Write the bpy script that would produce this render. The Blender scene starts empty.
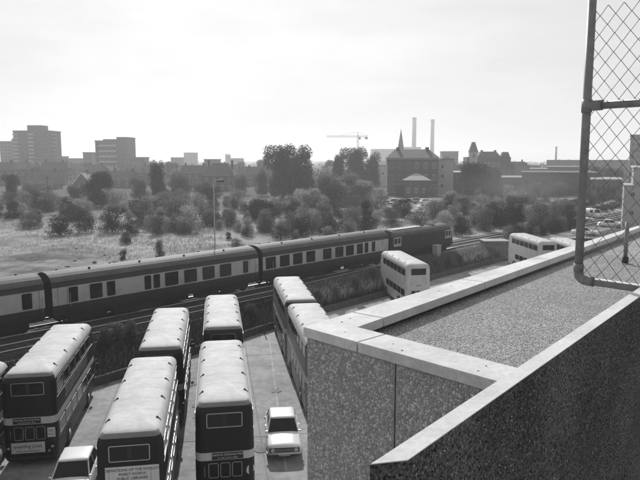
import bpy, bmesh, math, random
from mathutils import Vector, Matrix
random.seed(7)
R = math.radians
SC = bpy.context.scene
COL = SC.collection

# ------------------------------------------------------------------ camera
F, HY, H = 640.0, 159.5, 14.0            # focal length in photo pixels, horizon row, eye height
P = math.atan((240 - HY) / F)
cam = bpy.data.cameras.new('camera')
cam.sensor_width = 36.0
cam.lens = 36.0 * F / 640.0
cam.clip_start = 0.05
cam.clip_end = 20000
camo = bpy.data.objects.new('camera', cam)
COL.objects.link(camo)
camo.location = (0, 0, H)
camo.rotation_euler = (math.pi / 2 - P, 0, 0)
SC.camera = camo

# ------------------------------------------------------------------ sky, sun, exposure
SUN_AZ, SUN_EL = R(-9), R(34)
W = bpy.data.worlds.new('World')
SC.world = W
W.use_nodes = True
nt = W.node_tree
nt.nodes.clear()
sky = nt.nodes.new('ShaderNodeTexSky')
sky.sky_type = 'NISHITA'
sky.sun_disc = False
sky.sun_elevation = SUN_EL
sky.sun_rotation = SUN_AZ
sky.altitude = 60
sky.air_density = 1.0
sky.dust_density = 3.0
sky.ozone_density = 1.0
bw = nt.nodes.new('ShaderNodeRGBToBW')
tcs = nt.nodes.new('ShaderNodeTexCoord')
mp = nt.nodes.new('ShaderNodeMapping')
mp.inputs['Scale'].default_value = (1.2, 1.2, 4.5)
cl = nt.nodes.new('ShaderNodeTexNoise')
cl.inputs['Scale'].default_value = 2.2
cl.inputs['Detail'].default_value = 7
cl.inputs['Roughness'].default_value = 0.55
cr = nt.nodes.new('ShaderNodeMapRange')
cr.inputs[1].default_value = 0.35
cr.inputs[2].default_value = 0.7
cr.inputs[3].default_value = 0.0
cr.inputs[4].default_value = 1.0
mixc = nt.nodes.new('ShaderNodeMix')
mixc.data_type = 'FLOAT'
pw = nt.nodes.new('ShaderNodeMath')       # thin bright overcast: flattens the sky's own range
pw.operation = 'POWER'
pw.inputs[1].default_value = 0.28
ml = nt.nodes.new('ShaderNodeMath')
ml.operation = 'MULTIPLY'
ml.inputs[1].default_value = 2.8
cm = nt.nodes.new('ShaderNodeMath')
cm.operation = 'MULTIPLY'
cadd = nt.nodes.new('ShaderNodeMapRange')
cadd.inputs[3].default_value = 0.87
cadd.inputs[4].default_value = 1.06
bg = nt.nodes.new('ShaderNodeBackground')
bg.inputs['Strength'].default_value = 0.15
wo = nt.nodes.new('ShaderNodeOutputWorld')
nt.links.new(sky.outputs[0], bw.inputs[0])
nt.links.new(bw.outputs[0], pw.inputs[0])
nt.links.new(pw.outputs[0], ml.inputs[0])
nt.links.new(tcs.outputs['Generated'], mp.inputs[0])
nt.links.new(mp.outputs[0], cl.inputs['Vector'])
nt.links.new(cl.outputs[0], cr.inputs[0])
nt.links.new(cr.outputs[0], cadd.inputs[0])
nt.links.new(ml.outputs[0], cm.inputs[0])
nt.links.new(cadd.outputs[0], cm.inputs[1])
nt.links.new(cm.outputs[0], bg.inputs['Color'])
nt.links.new(bg.outputs[0], wo.inputs['Surface'])

sl = bpy.data.lights.new('sun', 'SUN')
sl.energy = 4.2
sl.angle = R(0.6)
sl.color = (1, 1, 1)
so = bpy.data.objects.new('sun', sl)
COL.objects.link(so)
sd = Vector((math.sin(SUN_AZ) * math.cos(SUN_EL), math.cos(SUN_AZ) * math.cos(SUN_EL), math.sin(SUN_EL)))
so.rotation_euler = (-sd).to_track_quat('-Z', 'Y').to_euler()
so.location = (0, 0, 60)

SC.render.engine = 'CYCLES'
SC.view_settings.view_transform = 'Standard'
SC.view_settings.look = 'None'
SC.view_settings.exposure = 0.0
SC.view_settings.gamma = 1.0
SC.view_settings.use_curve_mapping = False
SC.cycles.use_denoising = True
SC.cycles.max_bounces = 6
SC.cycles.diffuse_bounces = 3
SC.cycles.glossy_bounces = 3
SC.cycles.transmission_bounces = 3
SC.cycles.volume_bounces = 1
SC.cycles.transparent_max_bounces = 8


# ------------------------------------------------------------------ photo pixel -> world
def ray(px, py):
    a = (px - 320) / F
    b = -(py - 240) / F
    return (a, math.cos(P) + b * math.sin(P), -math.sin(P) + b * math.cos(P))


def at(px, py, z):
    r = ray(px, py)
    t = (z - H) / r[2]
    return Vector((r[0] * t, r[1] * t, z))


def aty(px, py, Y):
    r = ray(px, py)
    t = Y / r[1]
    return Vector((r[0] * t, Y, H + r[2] * t))


# ------------------------------------------------------------------ materials (all grey: the place as a black and white photograph records it)
MATS = {}


def mat(name, v, rough=0.7, noise=None, bump=None, metal=0.0, spec=0.4, rand=0.0, coords='Object', noise2=None):
    if name in MATS:
        return MATS[name]
    m = bpy.data.materials.new(name)
    m.use_nodes = True
    n = m.node_tree
    b = n.nodes['Principled BSDF']
    b.inputs['Roughness'].default_value = rough
    b.inputs['Metallic'].default_value = metal
    b.inputs['Specular IOR Level'].default_value = spec
    b.inputs['Base Color'].default_value = (v, v, v, 1)
    cur = None
    tc = n.nodes.new('ShaderNodeTexCoord')

    def mul(src, fac):
        mm = n.nodes.new('ShaderNodeMath')
        mm.operation = 'MULTIPLY'
        if src is None:
            mm.inputs[0].default_value = v
        else:
            n.links.new(src, mm.inputs[0])
        n.links.new(fac, mm.inputs[1])
        return mm.outputs[0]

    for nz in (noise, noise2):
        if nz:
            t = n.nodes.new('ShaderNodeTexNoise')
            t.inputs['Scale'].default_value = nz[0]
            t.inputs['Detail'].default_value = 6
            t.inputs['Roughness'].default_value = 0.65
            n.links.new(tc.outputs[coords], t.inputs['Vector'])
            r = n.nodes.new('ShaderNodeMapRange')
            r.inputs[1].default_value = 0.3
            r.inputs[2].default_value = 0.7
            r.inputs[3].default_value = 1 - nz[1]
            r.inputs[4].default_value = 1 + nz[1]
            n.links.new(t.outputs[0], r.inputs[0])
            cur = mul(cur, r.outputs[0])
    if rand:
        oi = n.nodes.new('ShaderNodeObjectInfo')
        r = n.nodes.new('ShaderNodeMapRange')
        r.inputs[3].default_value = 1 - rand
        r.inputs[4].default_value = 1 + rand
        n.links.new(oi.outputs['Random'], r.inputs[0])
        cur = mul(cur, r.outputs[0])
    if cur is not None:
        n.links.new(cur, b.inputs['Base Color'])
    if bump:
        t = n.nodes.new('ShaderNodeTexNoise')
        t.inputs['Scale'].default_value = bump[0]
        t.inputs['Detail'].default_value = 5
        n.links.new(tc.outputs[coords], t.inputs['Vector'])
        bp = n.nodes.new('ShaderNodeBump')
        bp.inputs['Strength'].default_value = bump[1]
        bp.inputs['Distance'].default_value = bump[2] if len(bump) > 2 else 0.02
        n.links.new(t.outputs[0], bp.inputs['Height'])
        n.links.new(bp.outputs[0], b.inputs['Normal'])
    MATS[name] = m
    return m


def stone_mat(name, lo, hi, scale, depth, rough=0.8, patch=0.25):
    """aggregate / gravel: each cell its own grey, cells domed"""
    m = bpy.data.materials.new(name)
    m.use_nodes = True
    n = m.node_tree
    b = n.nodes['Principled BSDF']
    b.inputs['Roughness'].default_value = rough
    tc = n.nodes.new('ShaderNodeTexCoord')
    vo = n.nodes.new('ShaderNodeTexVoronoi')
    vo.inputs['Scale'].default_value = scale
    n.links.new(tc.outputs['Object'], vo.inputs['Vector'])
    sp = n.nodes.new('ShaderNodeRGBToBW')
    n.links.new(vo.outputs['Color'], sp.inputs[0])
    r = n.nodes.new('ShaderNodeMapRange')
    r.inputs[1].default_value = 0.15
    r.inputs[2].default_value = 0.85
    r.inputs[3].default_value = lo
    r.inputs[4].default_value = hi
    n.links.new(sp.outputs[0], r.inputs[0])
    ns = n.nodes.new('ShaderNodeTexNoise')
    ns.inputs['Scale'].default_value = 1.6
    ns.inputs['Detail'].default_value = 5
    n.links.new(tc.outputs['Object'], ns.inputs['Vector'])
    r2 = n.nodes.new('ShaderNodeMapRange')
    r2.inputs[1].default_value = 0.3
    r2.inputs[2].default_value = 0.7
    r2.inputs[3].default_value = 1 - patch
    r2.inputs[4].default_value = 1 + patch
    n.links.new(ns.outputs[0], r2.inputs[0])
    mm = n.nodes.new('ShaderNodeMath')
    mm.operation = 'MULTIPLY'
    n.links.new(r.outputs[0], mm.inputs[0])
    n.links.new(r2.outputs[0], mm.inputs[1])
    n.links.new(mm.outputs[0], b.inputs['Base Color'])
    bp = n.nodes.new('ShaderNodeBump')
    bp.invert = True
    bp.inputs['Strength'].default_value = 1.0
    bp.inputs['Distance'].default_value = depth
    n.links.new(vo.outputs['Distance'], bp.inputs['Height'])
    n.links.new(bp.outputs[0], b.inputs['Normal'])
    MATS[name] = m
    return m


def leaf_mat(name, v, var=0.5, rand=0.25, trans=0.45):
    m = bpy.data.materials.new(name)
    m.use_nodes = True
    n = m.node_tree
    n.nodes.clear()
    g = n.nodes.new('ShaderNodeNewGeometry')
    r = n.nodes.new('ShaderNodeMapRange')
    r.inputs[3].default_value = v * (1 - var)
    r.inputs[4].default_value = v * (1 + var)
    n.links.new(g.outputs['Random Per Island'], r.inputs[0])
    oi = n.nodes.new('ShaderNodeObjectInfo')
    r2 = n.nodes.new('ShaderNodeMapRange')
    r2.inputs[3].default_value = 1 - rand
    r2.inputs[4].default_value = 1 + rand
    n.links.new(oi.outputs['Random'], r2.inputs[0])
    mm = n.nodes.new('ShaderNodeMath')
    mm.operation = 'MULTIPLY'
    n.links.new(r.outputs[0], mm.inputs[0])
    n.links.new(r2.outputs[0], mm.inputs[1])
    d = n.nodes.new('ShaderNodeBsdfDiffuse')
    t = n.nodes.new('ShaderNodeBsdfTranslucent')
    n.links.new(mm.outputs[0], d.inputs[0])
    n.links.new(mm.outputs[0], t.inputs[0])
    mx = n.nodes.new('ShaderNodeMixShader')
    mx.inputs[0].default_value = trans
    n.links.new(d.outputs[0], mx.inputs[1])
    n.links.new(t.outputs[0], mx.inputs[2])
    o = n.nodes.new('ShaderNodeOutputMaterial')
    n.links.new(mx.outputs[0], o.inputs[0])
    MATS[name] = m
    return m


mat('coping_concrete', 0.58, 0.85, (1.6, 0.2), (60, 0.35, 0.005), noise2=(22, 0.12))
mat('cap_concrete', 0.56, 0.85, (2.5, 0.2), (90, 0.3, 0.004), noise2=(35, 0.12))
mat('matrix', 0.29, 0.9, (8, 0.3), (120, 0.5, 0.006))
mat('sealant', 0.05, 0.8)
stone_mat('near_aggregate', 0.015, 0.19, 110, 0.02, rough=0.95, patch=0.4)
stone_mat('gravel', 0.14, 0.42, 62, 0.012, patch=0.18)
mat('pebble', 0.20, 0.75, (30, 0.3), rand=0.0)
mat('galv_tube', 0.2, 0.5, (12, 0.25), metal=0.0, spec=0.5)
mat('wire', 0.1, 0.5, spec=0.5)
mat('yard', 0.29, 0.85, (0.3, 0.28), (6, 0.5, 0.03), noise2=(1.9, 0.25))
mat('joint', 0.2, 0.9, (3, 0.35))
mat('yard_pale', 0.37, 0.85, (1.2, 0.4))
mat('oil', 0.165, 0.8, (1.5, 0.4))
mat('kerb', 0.36, 0.85, (2, 0.15))
mat('bank', 0.05, 0.95, (0.5, 0.45), (3, 0.8, 0.15), noise2=(4, 0.35))
mat('ballast', 0.035, 0.95, (1.5, 0.4), (9, 1.0, 0.08))
mat('rail_side', 0.05, 0.7)
mat('rail_top', 0.85, 0.35, metal=0.3)
mat('sleeper', 0.05, 0.9)
mat('trough', 0.3, 0.9)
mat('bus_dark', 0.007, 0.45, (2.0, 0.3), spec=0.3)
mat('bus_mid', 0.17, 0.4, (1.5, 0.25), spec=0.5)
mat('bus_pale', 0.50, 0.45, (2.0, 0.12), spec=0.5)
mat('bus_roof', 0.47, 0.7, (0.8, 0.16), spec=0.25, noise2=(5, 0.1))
mat('advert', 0.16, 0.6, (3.0, 0.7), spec=0.3)
mat('bus_cream', 0.52, 0.45, (1.5, 0.15), spec=0.5)
mat('glass', 0.008, 0.12, spec=0.35)
mat('glass_far', 0.03, 0.2, spec=0.6)
mat('chrome', 0.5, 0.3, metal=0.9)
mat('trim_dark', 0.02, 0.5)
mat('rubber', 0.015, 0.85)
mat('hub', 0.15, 0.5)
mat('paper', 0.55, 0.7, (5, 0.12))
mat('ink', 0.02, 0.7)
mat('car_white', 0.74, 0.25, spec=0.6)
mat('car_grey', 0.25, 0.3, spec=0.6)
mat('car_dark', 0.06, 0.3, spec=0.6)
mat('lamp_glass', 0.5, 0.1, spec=0.8)
mat('coach_band', 0.38, 0.5, (1.2, 0.15))
mat('coach_low', 0.025, 0.5, (1.2, 0.25))
mat('coach_roof', 0.085, 0.7, (0.7, 0.25), noise2=(4, 0.15))
mat('underframe', 0.012, 0.9)
mat('loco_body', 0.014, 0.55, (1.0, 0.3))
mat('loco_roof', 0.08, 0.8, (1.0, 0.3))
mat('loco_panel', 0.35, 0.6, (2, 0.2))
mat('brick_dark', 0.085, 0.9, (1.2, 0.25), noise2=(8, 0.15))
mat('brick_mid', 0.095, 0.9, (0.6, 0.2), rand=0.25)
mat('stone_pale', 0.36, 0.9, (0.3, 0.12))
mat('render_pale', 0.42, 0.9, (0.2, 0.12))
mat('conc_mid', 0.16, 0.9, (0.1, 0.1))
mat('slate', 0.10, 0.8, (1.0, 0.2), rand=0.25)
mat('white_paint', 0.7, 0.6)
mat('lead', 0.28, 0.6)
mat('roof_felt', 0.12, 0.9, (0.3, 0.2))
mat('chimney_conc', 0.3, 0.9, (0.05, 0.08))
mat('steel_far', 0.12, 0.7)
mat('hut', 0.16, 0.8, (2, 0.3))
mat('timber', 0.09, 0.9, (3, 0.3))
mat('lamp_post', 0.42, 0.6)
mat('bark', 0.06, 0.95, (3, 0.3))
leaf_mat('leaf_dark', 0.038, 0.6, 0.25, 0.32)
leaf_mat('leaf_mid', 0.15, 0.55, 0.3, 0.45)
leaf_mat('leaf_pale', 0.27, 0.5, 0.25, 0.5)
leaf_mat('leaf_far', 0.07, 0.5, 0.3, 0.35)
leaf_mat('weed', 0.21, 0.5, 0.0, 0.6)
leaf_mat('weed_dark', 0.05, 0.8, 0.0, 0.45)


# waste ground: bare pale hard standing broken by weedy patches
def waste_mat():
    m = bpy.data.materials.new('waste_ground')
    m.use_nodes = True
    n = m.node_tree
    b = n.nodes['Principled BSDF']
    b.inputs['Roughness'].default_value = 0.95
    b.inputs['Specular IOR Level'].default_value = 0.0
    tc = n.nodes.new('ShaderNodeTexCoord')

    def nz(scale, a, c, lo, hi, d=8):
        t = n.nodes.new('ShaderNodeTexNoise')
        t.inputs['Scale'].default_value = scale
        t.inputs['Detail'].default_value = d
        t.inputs['Roughness'].default_value = 0.68
        n.links.new(tc.outputs['Object'], t.inputs['Vector'])
        r = n.nodes.new('ShaderNodeMapRange')
        r.inputs[1].default_value = a
        r.inputs[2].default_value = c
        r.inputs[3].default_value = lo
        r.inputs[4].default_value = hi
        n.links.new(t.outputs[0], r.inputs[0])
        return r.outputs[0]
    bare = nz(0.35, 0.25, 0.75, 0.20, 0.46)
    weed = nz(0.9, 0.3, 0.7, 0.06, 0.2)
    fac0 = nz(0.045, 0.5, 0.62, 0, 1)
    dt = n.nodes.new('ShaderNodeVectorMath')
    dt.operation = 'DOT_PRODUCT'
    n.links.new(tc.outputs['Object'], dt.inputs[0])
    dt.inputs[1].default_value = (-0.73, 0.68, 0)
    wob = nz(0.03, 0.3, 0.7, -14, 14)
    ad = n.nodes.new('ShaderNodeMath')
    ad.operation = 'ADD'
    n.links.new(dt.outputs['Value'], ad.inputs[0])
    n.links.new(wob, ad.inputs[1])
    rg = n.nodes.new('ShaderNodeMapRange')
    rg.inputs[1].default_value = 118.0
    rg.inputs[2].default_value = 165.0
    n.links.new(ad.outputs[0], rg.inputs[0])
    mxx = n.nodes.new('ShaderNodeMath')
    mxx.operation = 'MAXIMUM'
    n.links.new(fac0, mxx.inputs[0])
    n.links.new(rg.outputs[0], mxx.inputs[1])
    fac = mxx.outputs[0]
    mx = n.nodes.new('ShaderNodeMix')
    mx.data_type = 'FLOAT'
    n.links.new(fac, mx.inputs[0])
    n.links.new(bare, mx.inputs[2])
    n.links.new(weed, mx.inputs[3])
    n.links.new(mx.outputs[0], b.inputs['Base Color'])
    h = nz(1.8, 0, 1, 0, 1)
    bp = n.nodes.new('ShaderNodeBump')
    bp.inputs['Strength'].default_value = 0.7
    bp.inputs['Distance'].default_value = 0.15
    n.links.new(h, bp.inputs['Height'])
    n.links.new(bp.outputs[0], b.inputs['Normal'])
    MATS['waste_ground'] = m


waste_mat()


# ------------------------------------------------------------------ mesh helpers
class MB:
    def __init__(s):
        s.v, s.f, s.m, s.mats = [], [], [], []

    def mi(s, name):
        if name not in s.mats:
            s.mats.append(name)
        return s.mats.index(name)

    def add(s, vs, fs, mt):
        o = len(s.v)
        s.v += [tuple(x) for x in vs]
        k = s.mi(mt)
        for f in fs:
            s.f.append([i + o for i in f])
            s.m.append(k)
        return s

    def box(s, x0, x1, y0, y1, z0, z1, mt):
        vs = [(x0, y0, z0), (x1, y0, z0), (x1, y1, z0), (x0, y1, z0), (x0, y0, z1), (x1, y0, z1), (x1, y1, z1), (x0, y1, z1)]
        return s.add(vs, [(0, 3, 2, 1), (4, 5, 6, 7), (0, 1, 5, 4), (1, 2, 6, 5), (2, 3, 7, 6), (3, 0, 4, 7)], mt)

    def prism(s, pts, z0, z1, mt):
        """vertical prism over plan points (counter-clockwise)"""
        n = len(pts)
        vs = [(p[0], p[1], z0) for p in pts] + [(p[0], p[1], z1) for p in pts]
        fs = [list(range(n - 1, -1, -1)), list(range(n, 2 * n))]
        fs += [(i, (i + 1) % n, n + (i + 1) % n, n + i) for i in range(n)]
        return s.add(vs, fs, mt)

    def tube(s, a, b, r0, mt, r1=None, n=8, cap=True):
        a, b = Vector(a), Vector(b)
        r1 = r0 if r1 is None else r1
        d = (b - a).normalized()
        x = d.cross(Vector((0, 0, 1)))
        if x.length < 1e-4:
            x = Vector((1, 0, 0))
        x.normalize()
        y = d.cross(x)
        vs = []
        for c, r in ((a, r0), (b, r1)):
            for i in range(n):
                t = 2 * math.pi * i / n
                vs.append(c + (x * math.cos(t) + y * math.sin(t)) * r)
        fs = [(i, i + n, (i + 1) % n + n, (i + 1) % n) for i in range(n)]
        if cap:
            fs += [list(range(n)), list(range(2 * n - 1, n - 1, -1))]
        return s.add(vs, fs, mt)

    def path(s, pts, r, mt, n=6):
        pts = [Vector(p) for p in pts]
        vs = []
        prev = None
        for i, p in enumerate(pts):
            d = (pts[min(i + 1, len(pts) - 1)] - pts[max(i - 1, 0)]).normalized()
            if prev is None:
                x = d.cross(Vector((0.3, 0.2, 0.93)))
                x.normalize()
            else:
                x = (prev - d * prev.dot(d)).normalized()
            prev = x
            y = d.cross(x)
            for k in range(n):
                t = 2 * math.pi * k / n
                vs.append(p + (x * math.cos(t) + y * math.sin(t)) * r)
        fs = []
        for i in range(len(pts) - 1):
            for k in range(n):
                fs.append((i * n + k, (i + 1) * n + k, (i + 1) * n + (k + 1) % n, i * n + (k + 1) % n))
        fs += [list(range(n)), list(range(len(vs) - 1, len(vs) - n - 1, -1))]
        return s.add(vs, fs, mt)

    def loft(s, rings, mfun, closed=True, cap=(True, True)):
        n = len(rings[0])
        o = len(s.v)
        for r in rings:
            s.v += [tuple(p) for p in r]
        for i in range(len(rings) - 1):
            for k in range(n if closed else n - 1):
                k2 = (k + 1) % n
                s.f.append([o + i * n + k, o + i * n + k2, o + (i + 1) * n + k2, o + (i + 1) * n + k])
                s.m.append(s.mi(mfun(i, k)))
        if cap[0]:
            s.f.append([o + k for k in range(n - 1, -1, -1)])
            s.m.append(s.mi(mfun(0, 0)))
        if cap[1]:
            q = o + (len(rings) - 1) * n
            s.f.append([q + k for k in range(n)])
            s.m.append(s.mi(mfun(len(rings) - 2, 0)))
        return s

    def mesh(s, name, smooth=False):
        me = bpy.data.meshes.new(name)
        me.from_pydata(s.v, [], s.f)
        for k in s.mats:
            me.materials.append(MATS[k])
        me.polygons.foreach_set('material_index', s.m)
        if smooth:
            me.polygons.foreach_set('use_smooth', [True] * len(s.f))
        me.update()
        return me

    def build(s, name, parent=None, smooth=False, loc=None):
        return link(name, s.mesh(name, smooth), parent, loc)


def link(name, me, parent=None, loc=None, rz=0.0, scale=None):
    o = bpy.data.objects.new(name, me)
    COL.objects.link(o)
    if parent:
        o.parent = parent
    if loc is not None:
        o.location = loc
    if rz:
        o.rotation_euler = (0, 0, rz)
    if scale is not None:
        o.scale = scale
    return o


def tag(o, label, cat, group=None, kind=None):
    o['label'] = label
    if cat:
        o['category'] = cat
    if group:
        o['group'] = group
    if kind:
        o['kind'] = kind
    return o


def thing(name, label, cat, loc=(0, 0, 0), rz=0.0, group=None):
    o = bpy.data.objects.new(name, None)
    COL.objects.link(o)
    o.location = loc
    o.rotation_euler = (0, 0, rz)
    return tag(o, label, cat, group)


def copy_tree(o, parent=None):
    c = o.copy()
    COL.objects.link(c)
    c.parent = parent
    for ch in list(o.children):
        copy_tree(ch, c)
    return c


def text(name, body, size, mt, parent, loc, rx=math.pi / 2, rz=0.0):
    cu = bpy.data.curves.new(name, 'FONT')
    cu.body = body
    cu.size = size
    cu.align_x = 'CENTER'
    cu.align_y = 'CENTER'
    cu.extrude = 0.002
    t = bpy.data.objects.new('tmp_text', cu)
    COL.objects.link(t)
    dg = bpy.context.evaluated_depsgraph_get()
    me = bpy.data.meshes.new_from_object(t.evaluated_get(dg))
    bpy.data.objects.remove(t)
    me.materials.clear()
    me.materials.append(MATS[mt])
    o = link(name, me, parent, loc)
    o.rotation_euler = (rx, 0, rz)
    return o


# ------------------------------------------------------------------ railway axis and terrain
ZR = 1.85                                  # rail level above the yard
ZF = 1.55                                  # waste ground level
A0 = at(38, 274, H - 8.2)
B0 = at(377, 230, H - 8.2)
UT = Vector((B0.x - A0.x, B0.y - A0.y, 0)).normalized()
NT = Vector((UT.y, -UT.x, 0))              # towards the camera side
A0 = Vector((A0.x, A0.y, 0))
TYAW = math.atan2(-UT.x, UT.y)             # object rotation that turns +Y to the track direction


def trk(s, off, z=0.0):
    p = A0 + UT * s + NT * off
    return Vector((p.x, p.y, z))


def s_off(x, y):
    d = Vector((x, y, 0)) - A0
    return d.dot(UT), d.dot(NT)


BASE = [(-600, 10.5), (-40, 10.5), (0, 9.4), (20, 7.0), (32, 6.6), (45, 5.0), (66, 4.4), (80, 6.5), (110, 24), (200, 45), (1000, 150), (3000, 450)]


def base_off(s):
    for (a, b), (c, d) in zip(BASE, BASE[1:]):
        if a <= s <= c:
            return b + (d - b) * (s - a) / (c - a)
    return 10.5


def top_off(s):
    return min(base_off(s) - 2.4, 6.2)


WALL_H = 0.5


def ground_z(x, y):
    s, o = s_off(x, y)
    b, t = base_off(s), top_off(s)
    if o >= b:
        return 0.0
    if o <= t:
        return ZF
    return WALL_H * (1 if s < 75 else 0) + (ZF - WALL_H * (1 if s < 75 else 0)) * (b - o) / (b - t)


def gnd(px, py):
    p = at(px, py, ZF)
    for z in (ZF, ZF * 0.6, ZF * 0.3, 0.0):
        q = at(px, py, z)
        if abs(ground_z(q.x, q.y) - z) < 0.35:
            q.z = ground_z(q.x, q.y)
            return q
    return p


# waste ground and country beyond, one sheet to the horizon
stations = [-600, -40, -20, 0, 10, 20, 26, 32, 38, 45, 55, 66, 74, 80, 95, 110, 150, 200, 1000, 3000]
mb = MB()
offs = [None, -12, -25, -45, -70, -100, -150, -250, -450, -900, -2000, -3500]
rows = []
for s in stations:
    row = []
    for o in offs:
        oo = top_off(s) if o is None else o
        z = ZF if oo > -12 else ZF + random.uniform(-0.15, 0.25)
        row.append(trk(s, oo, z))
    rows.append(row)
n = len(offs)
mb.add([p for r in rows for p in r], [(i * n + k, i * n + k + 1, (i + 1) * n + k + 1, (i + 1) * n + k) for i in range(len(rows) - 1) for k in range(n - 1)], 'waste_ground')
# everything left of the first station
mb.add([trk(-600, top_off(-600), ZF), trk(-600, -3500, ZF), trk(-3000, -3500, ZF), trk(-3000, 8, ZF)], [(0, 1, 2, 3)], 'waste_ground')
tag(mb.build('waste_ground'), 'weedy waste ground of pale broken hard standing beyond the railway', None, kind='structure')

mb = MB()
vs, fs = [], []
for s in stations:
    vs += [trk(s, base_off(s), WALL_H if s < 75 else 0.0), trk(s, (base_off(s) + top_off(s)) / 2, ZF * 0.62), trk(s, top_off(s), ZF)]
for i in range(len(stations) - 1):
    for k in (0, 1):
        fs.append((i * 3 + k, i * 3 + k + 1, i * 3 + k + 4, i * 3 + k + 3))
mb.add(vs, fs, 'bank')
tag(mb.build('railway_bank'), 'rough grass bank rising from the bus yard to the tracks', None, kind='structure')

# low retaining wall at the foot of the bank, in bays
rw = thing('retaining_wall', 'low dark retaining wall along the foot of the railway bank', 'wall', trk(0, base_off(0), 0))
s = -40.0
while s < 74:
    e = min(s + 3.0, 74)
    a, b = trk(s + 0.01, base_off(s), 0), trk(e - 0.01, base_off(e), 0)
    w = NT * 0.22
    mb = MB()
    o = rw.location
    mb.prism([(a + w - o), (b + w - o), (b - o), (a - o)], -0.1, WALL_H + 0.08, 'timber')
    mb.build('wall_bay', rw)
    s = e

# yard
mb = MB()
vs, fs = [], []
for s in stations:
    vs += [trk(s, base_off(s), 0), trk(s, base_off(s) + 60, 0), trk(s, 1500, 0)]
for i in range(len(stations) - 1):
    for k in (0, 1):
        fs.append((i * 3 + k + 1, i * 3 + k, i * 3 + k + 3, i * 3 + k + 4))
mb.add([v for v in vs], [f[::-1] for f in fs], 'yard')
yard = mb.build('bus_yard')
tag(yard, 'pale stained concrete yard where the buses are parked', None, kind='structure')
BY = R(9.3)                                # buses and bays lie at this angle
BU = Vector((-math.sin(BY), math.cos(BY), 0))
BN = Vector((math.cos(BY), math.sin(BY), 0))


def strip(a, b, w, mt, name, z=0.004):
    a, b = Vector(a), Vector(b)
    d = (b - a).normalized()
    q = Vector((d.y, -d.x, 0)) * w / 2
    m = MB()
    m.add([(a - q).to_tuple()[:2] + (z,), (a + q).to_tuple()[:2] + (z,), (b + q).to_tuple()[:2] + (z,), (b - q).to_tuple()[:2] + (z,)], [(0, 1, 2, 3)], mt)
    return m.build(name, yard)


# slab joints and a pale painted bay line
for k in range(-5, 9):
    a = Vector((-14, 22, 0)) + BN * (k * 4.1) + BU * 0
    strip(a, a + BU * 25, 0.05, 'joint', 'slab_joint')
for k in (2, 5):
    a = Vector((-26, 18, 0)) + BU * (k * 4.6)
    strip(a, a + BN * 40, 0.05, 'joint', 'slab_joint', 0.008)
a = at(278, 345, 0)
strip(at(286, 470, 0), at(268, 330, 0), 0.10, 'yard_pale', 'bay_line', 0.012)
for k in range(16):
    c = at(random.uniform(100, 300), random.uniform(340, 470), 0)
    m = MB()
    r = random.uniform(0.15, 0.6)
    pts = []
    for j in range(14):
        t = 2 * math.pi * j / 14
        rr = r * random.uniform(0.35, 1.3)
        pts.append((c.x + math.cos(t) * rr, c.y + math.sin(t) * rr * 1.6, 0.014 + k * 0.0006))
    m.add(pts, [list(range(14))], 'oil')
    m.build('stain', yard)

# railway tracks ---------------------------------------------------------------
def polyline(fn, s0, s1, step):
    out, s = [], s0
    while s < s1:
        out.append((s, fn(s)))
        s += step
    out.append((s1, fn(s1)))
    return out


def siding(s):
    if s < 18:
        return 3.4
    if s > 62:
        return 0.0
    t = (s - 18) / 44
    return 3.4 * (1 - t * t * (3 - 2 * t))


mb = MB()
for s0, s1 in zip(range(-60, 160, 10), range(-50, 170, 10)):
    def hi(s):
        return min(siding(s) + 2.0, top_off(s) + 0.35)
    mb.add([trk(s0, hi(s0), ZF - 0.02), trk(s1, hi(s1), ZF - 0.02), trk(s1, -6.2, ZF - 0.02), trk(s0, -6.2, ZF - 0.02),
            trk(s0, hi(s0) - 0.45, ZR - 0.15), trk(s1, hi(s1) - 0.45, ZR - 0.15), trk(s1, -5.6, ZR - 0.15), trk(s0, -5.6, ZR - 0.15)],
           [(4, 5, 6, 7), (0, 1, 5, 4), (2, 3, 7, 6)], 'ballast')
tag(mb.build('track_bed'), 'dark ballast bed carrying the railway tracks', None, kind='structure')


def track(fn, s0, s1, label):
    t = thing('railway_track', label, None)
    t['kind'] = 'structure'
    pl = polyline(fn, s0, s1, 4.0)
    for sg in (-0.75, 0.75):
        m = MB()
        for (a, fa), (b, fb) in zip(pl, pl[1:]):
            for (w0, w1, z0, z1, mt) in ((-0.05, 0.05, ZR - 0.16, ZR - 0.03, 'rail_side'), (-0.055, 0.055, ZR - 0.03, ZR, 'rail_top')):
                v = [trk(a, fa + sg + w0, z0), trk(a, fa + sg + w1, z0), trk(b, fb + sg + w1, z0), trk(b, fb + sg + w0, z0),
                     trk(a, fa + sg + w0, z1), trk(a, fa + sg + w1, z1), trk(b, fb + sg + w1, z1), trk(b, fb + sg + w0, z1)]
                m.add(v, [(4, 7, 6, 5), (0, 4, 5, 1)[::-1], (3, 2, 6, 7)[::-1]] + [(0, 1, 5, 4), (1, 2, 6, 5), (3, 0, 4, 7)], mt)
        m.build('rail', t)
    m = MB()
    s = s0
    while s < s1:
        f = fn(s)
        v = [trk(s + d, f + w, z) for z in (ZR - 0.2, ZR - 0.12) for d, w in ((0, -1.3), (0, 1.3), (0.25, 1.3), (0.25, -1.3))]
        m.add(v, [(0, 3, 2, 1), (4, 5, 6, 7), (0, 1, 5, 4), (1, 2, 6, 5), (2, 3, 7, 6), (3, 0, 4, 7)], 'sleeper')
        s += 0.7
    o = m.build('sleepers', t)
    o['kind'] = 'stuff'


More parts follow.
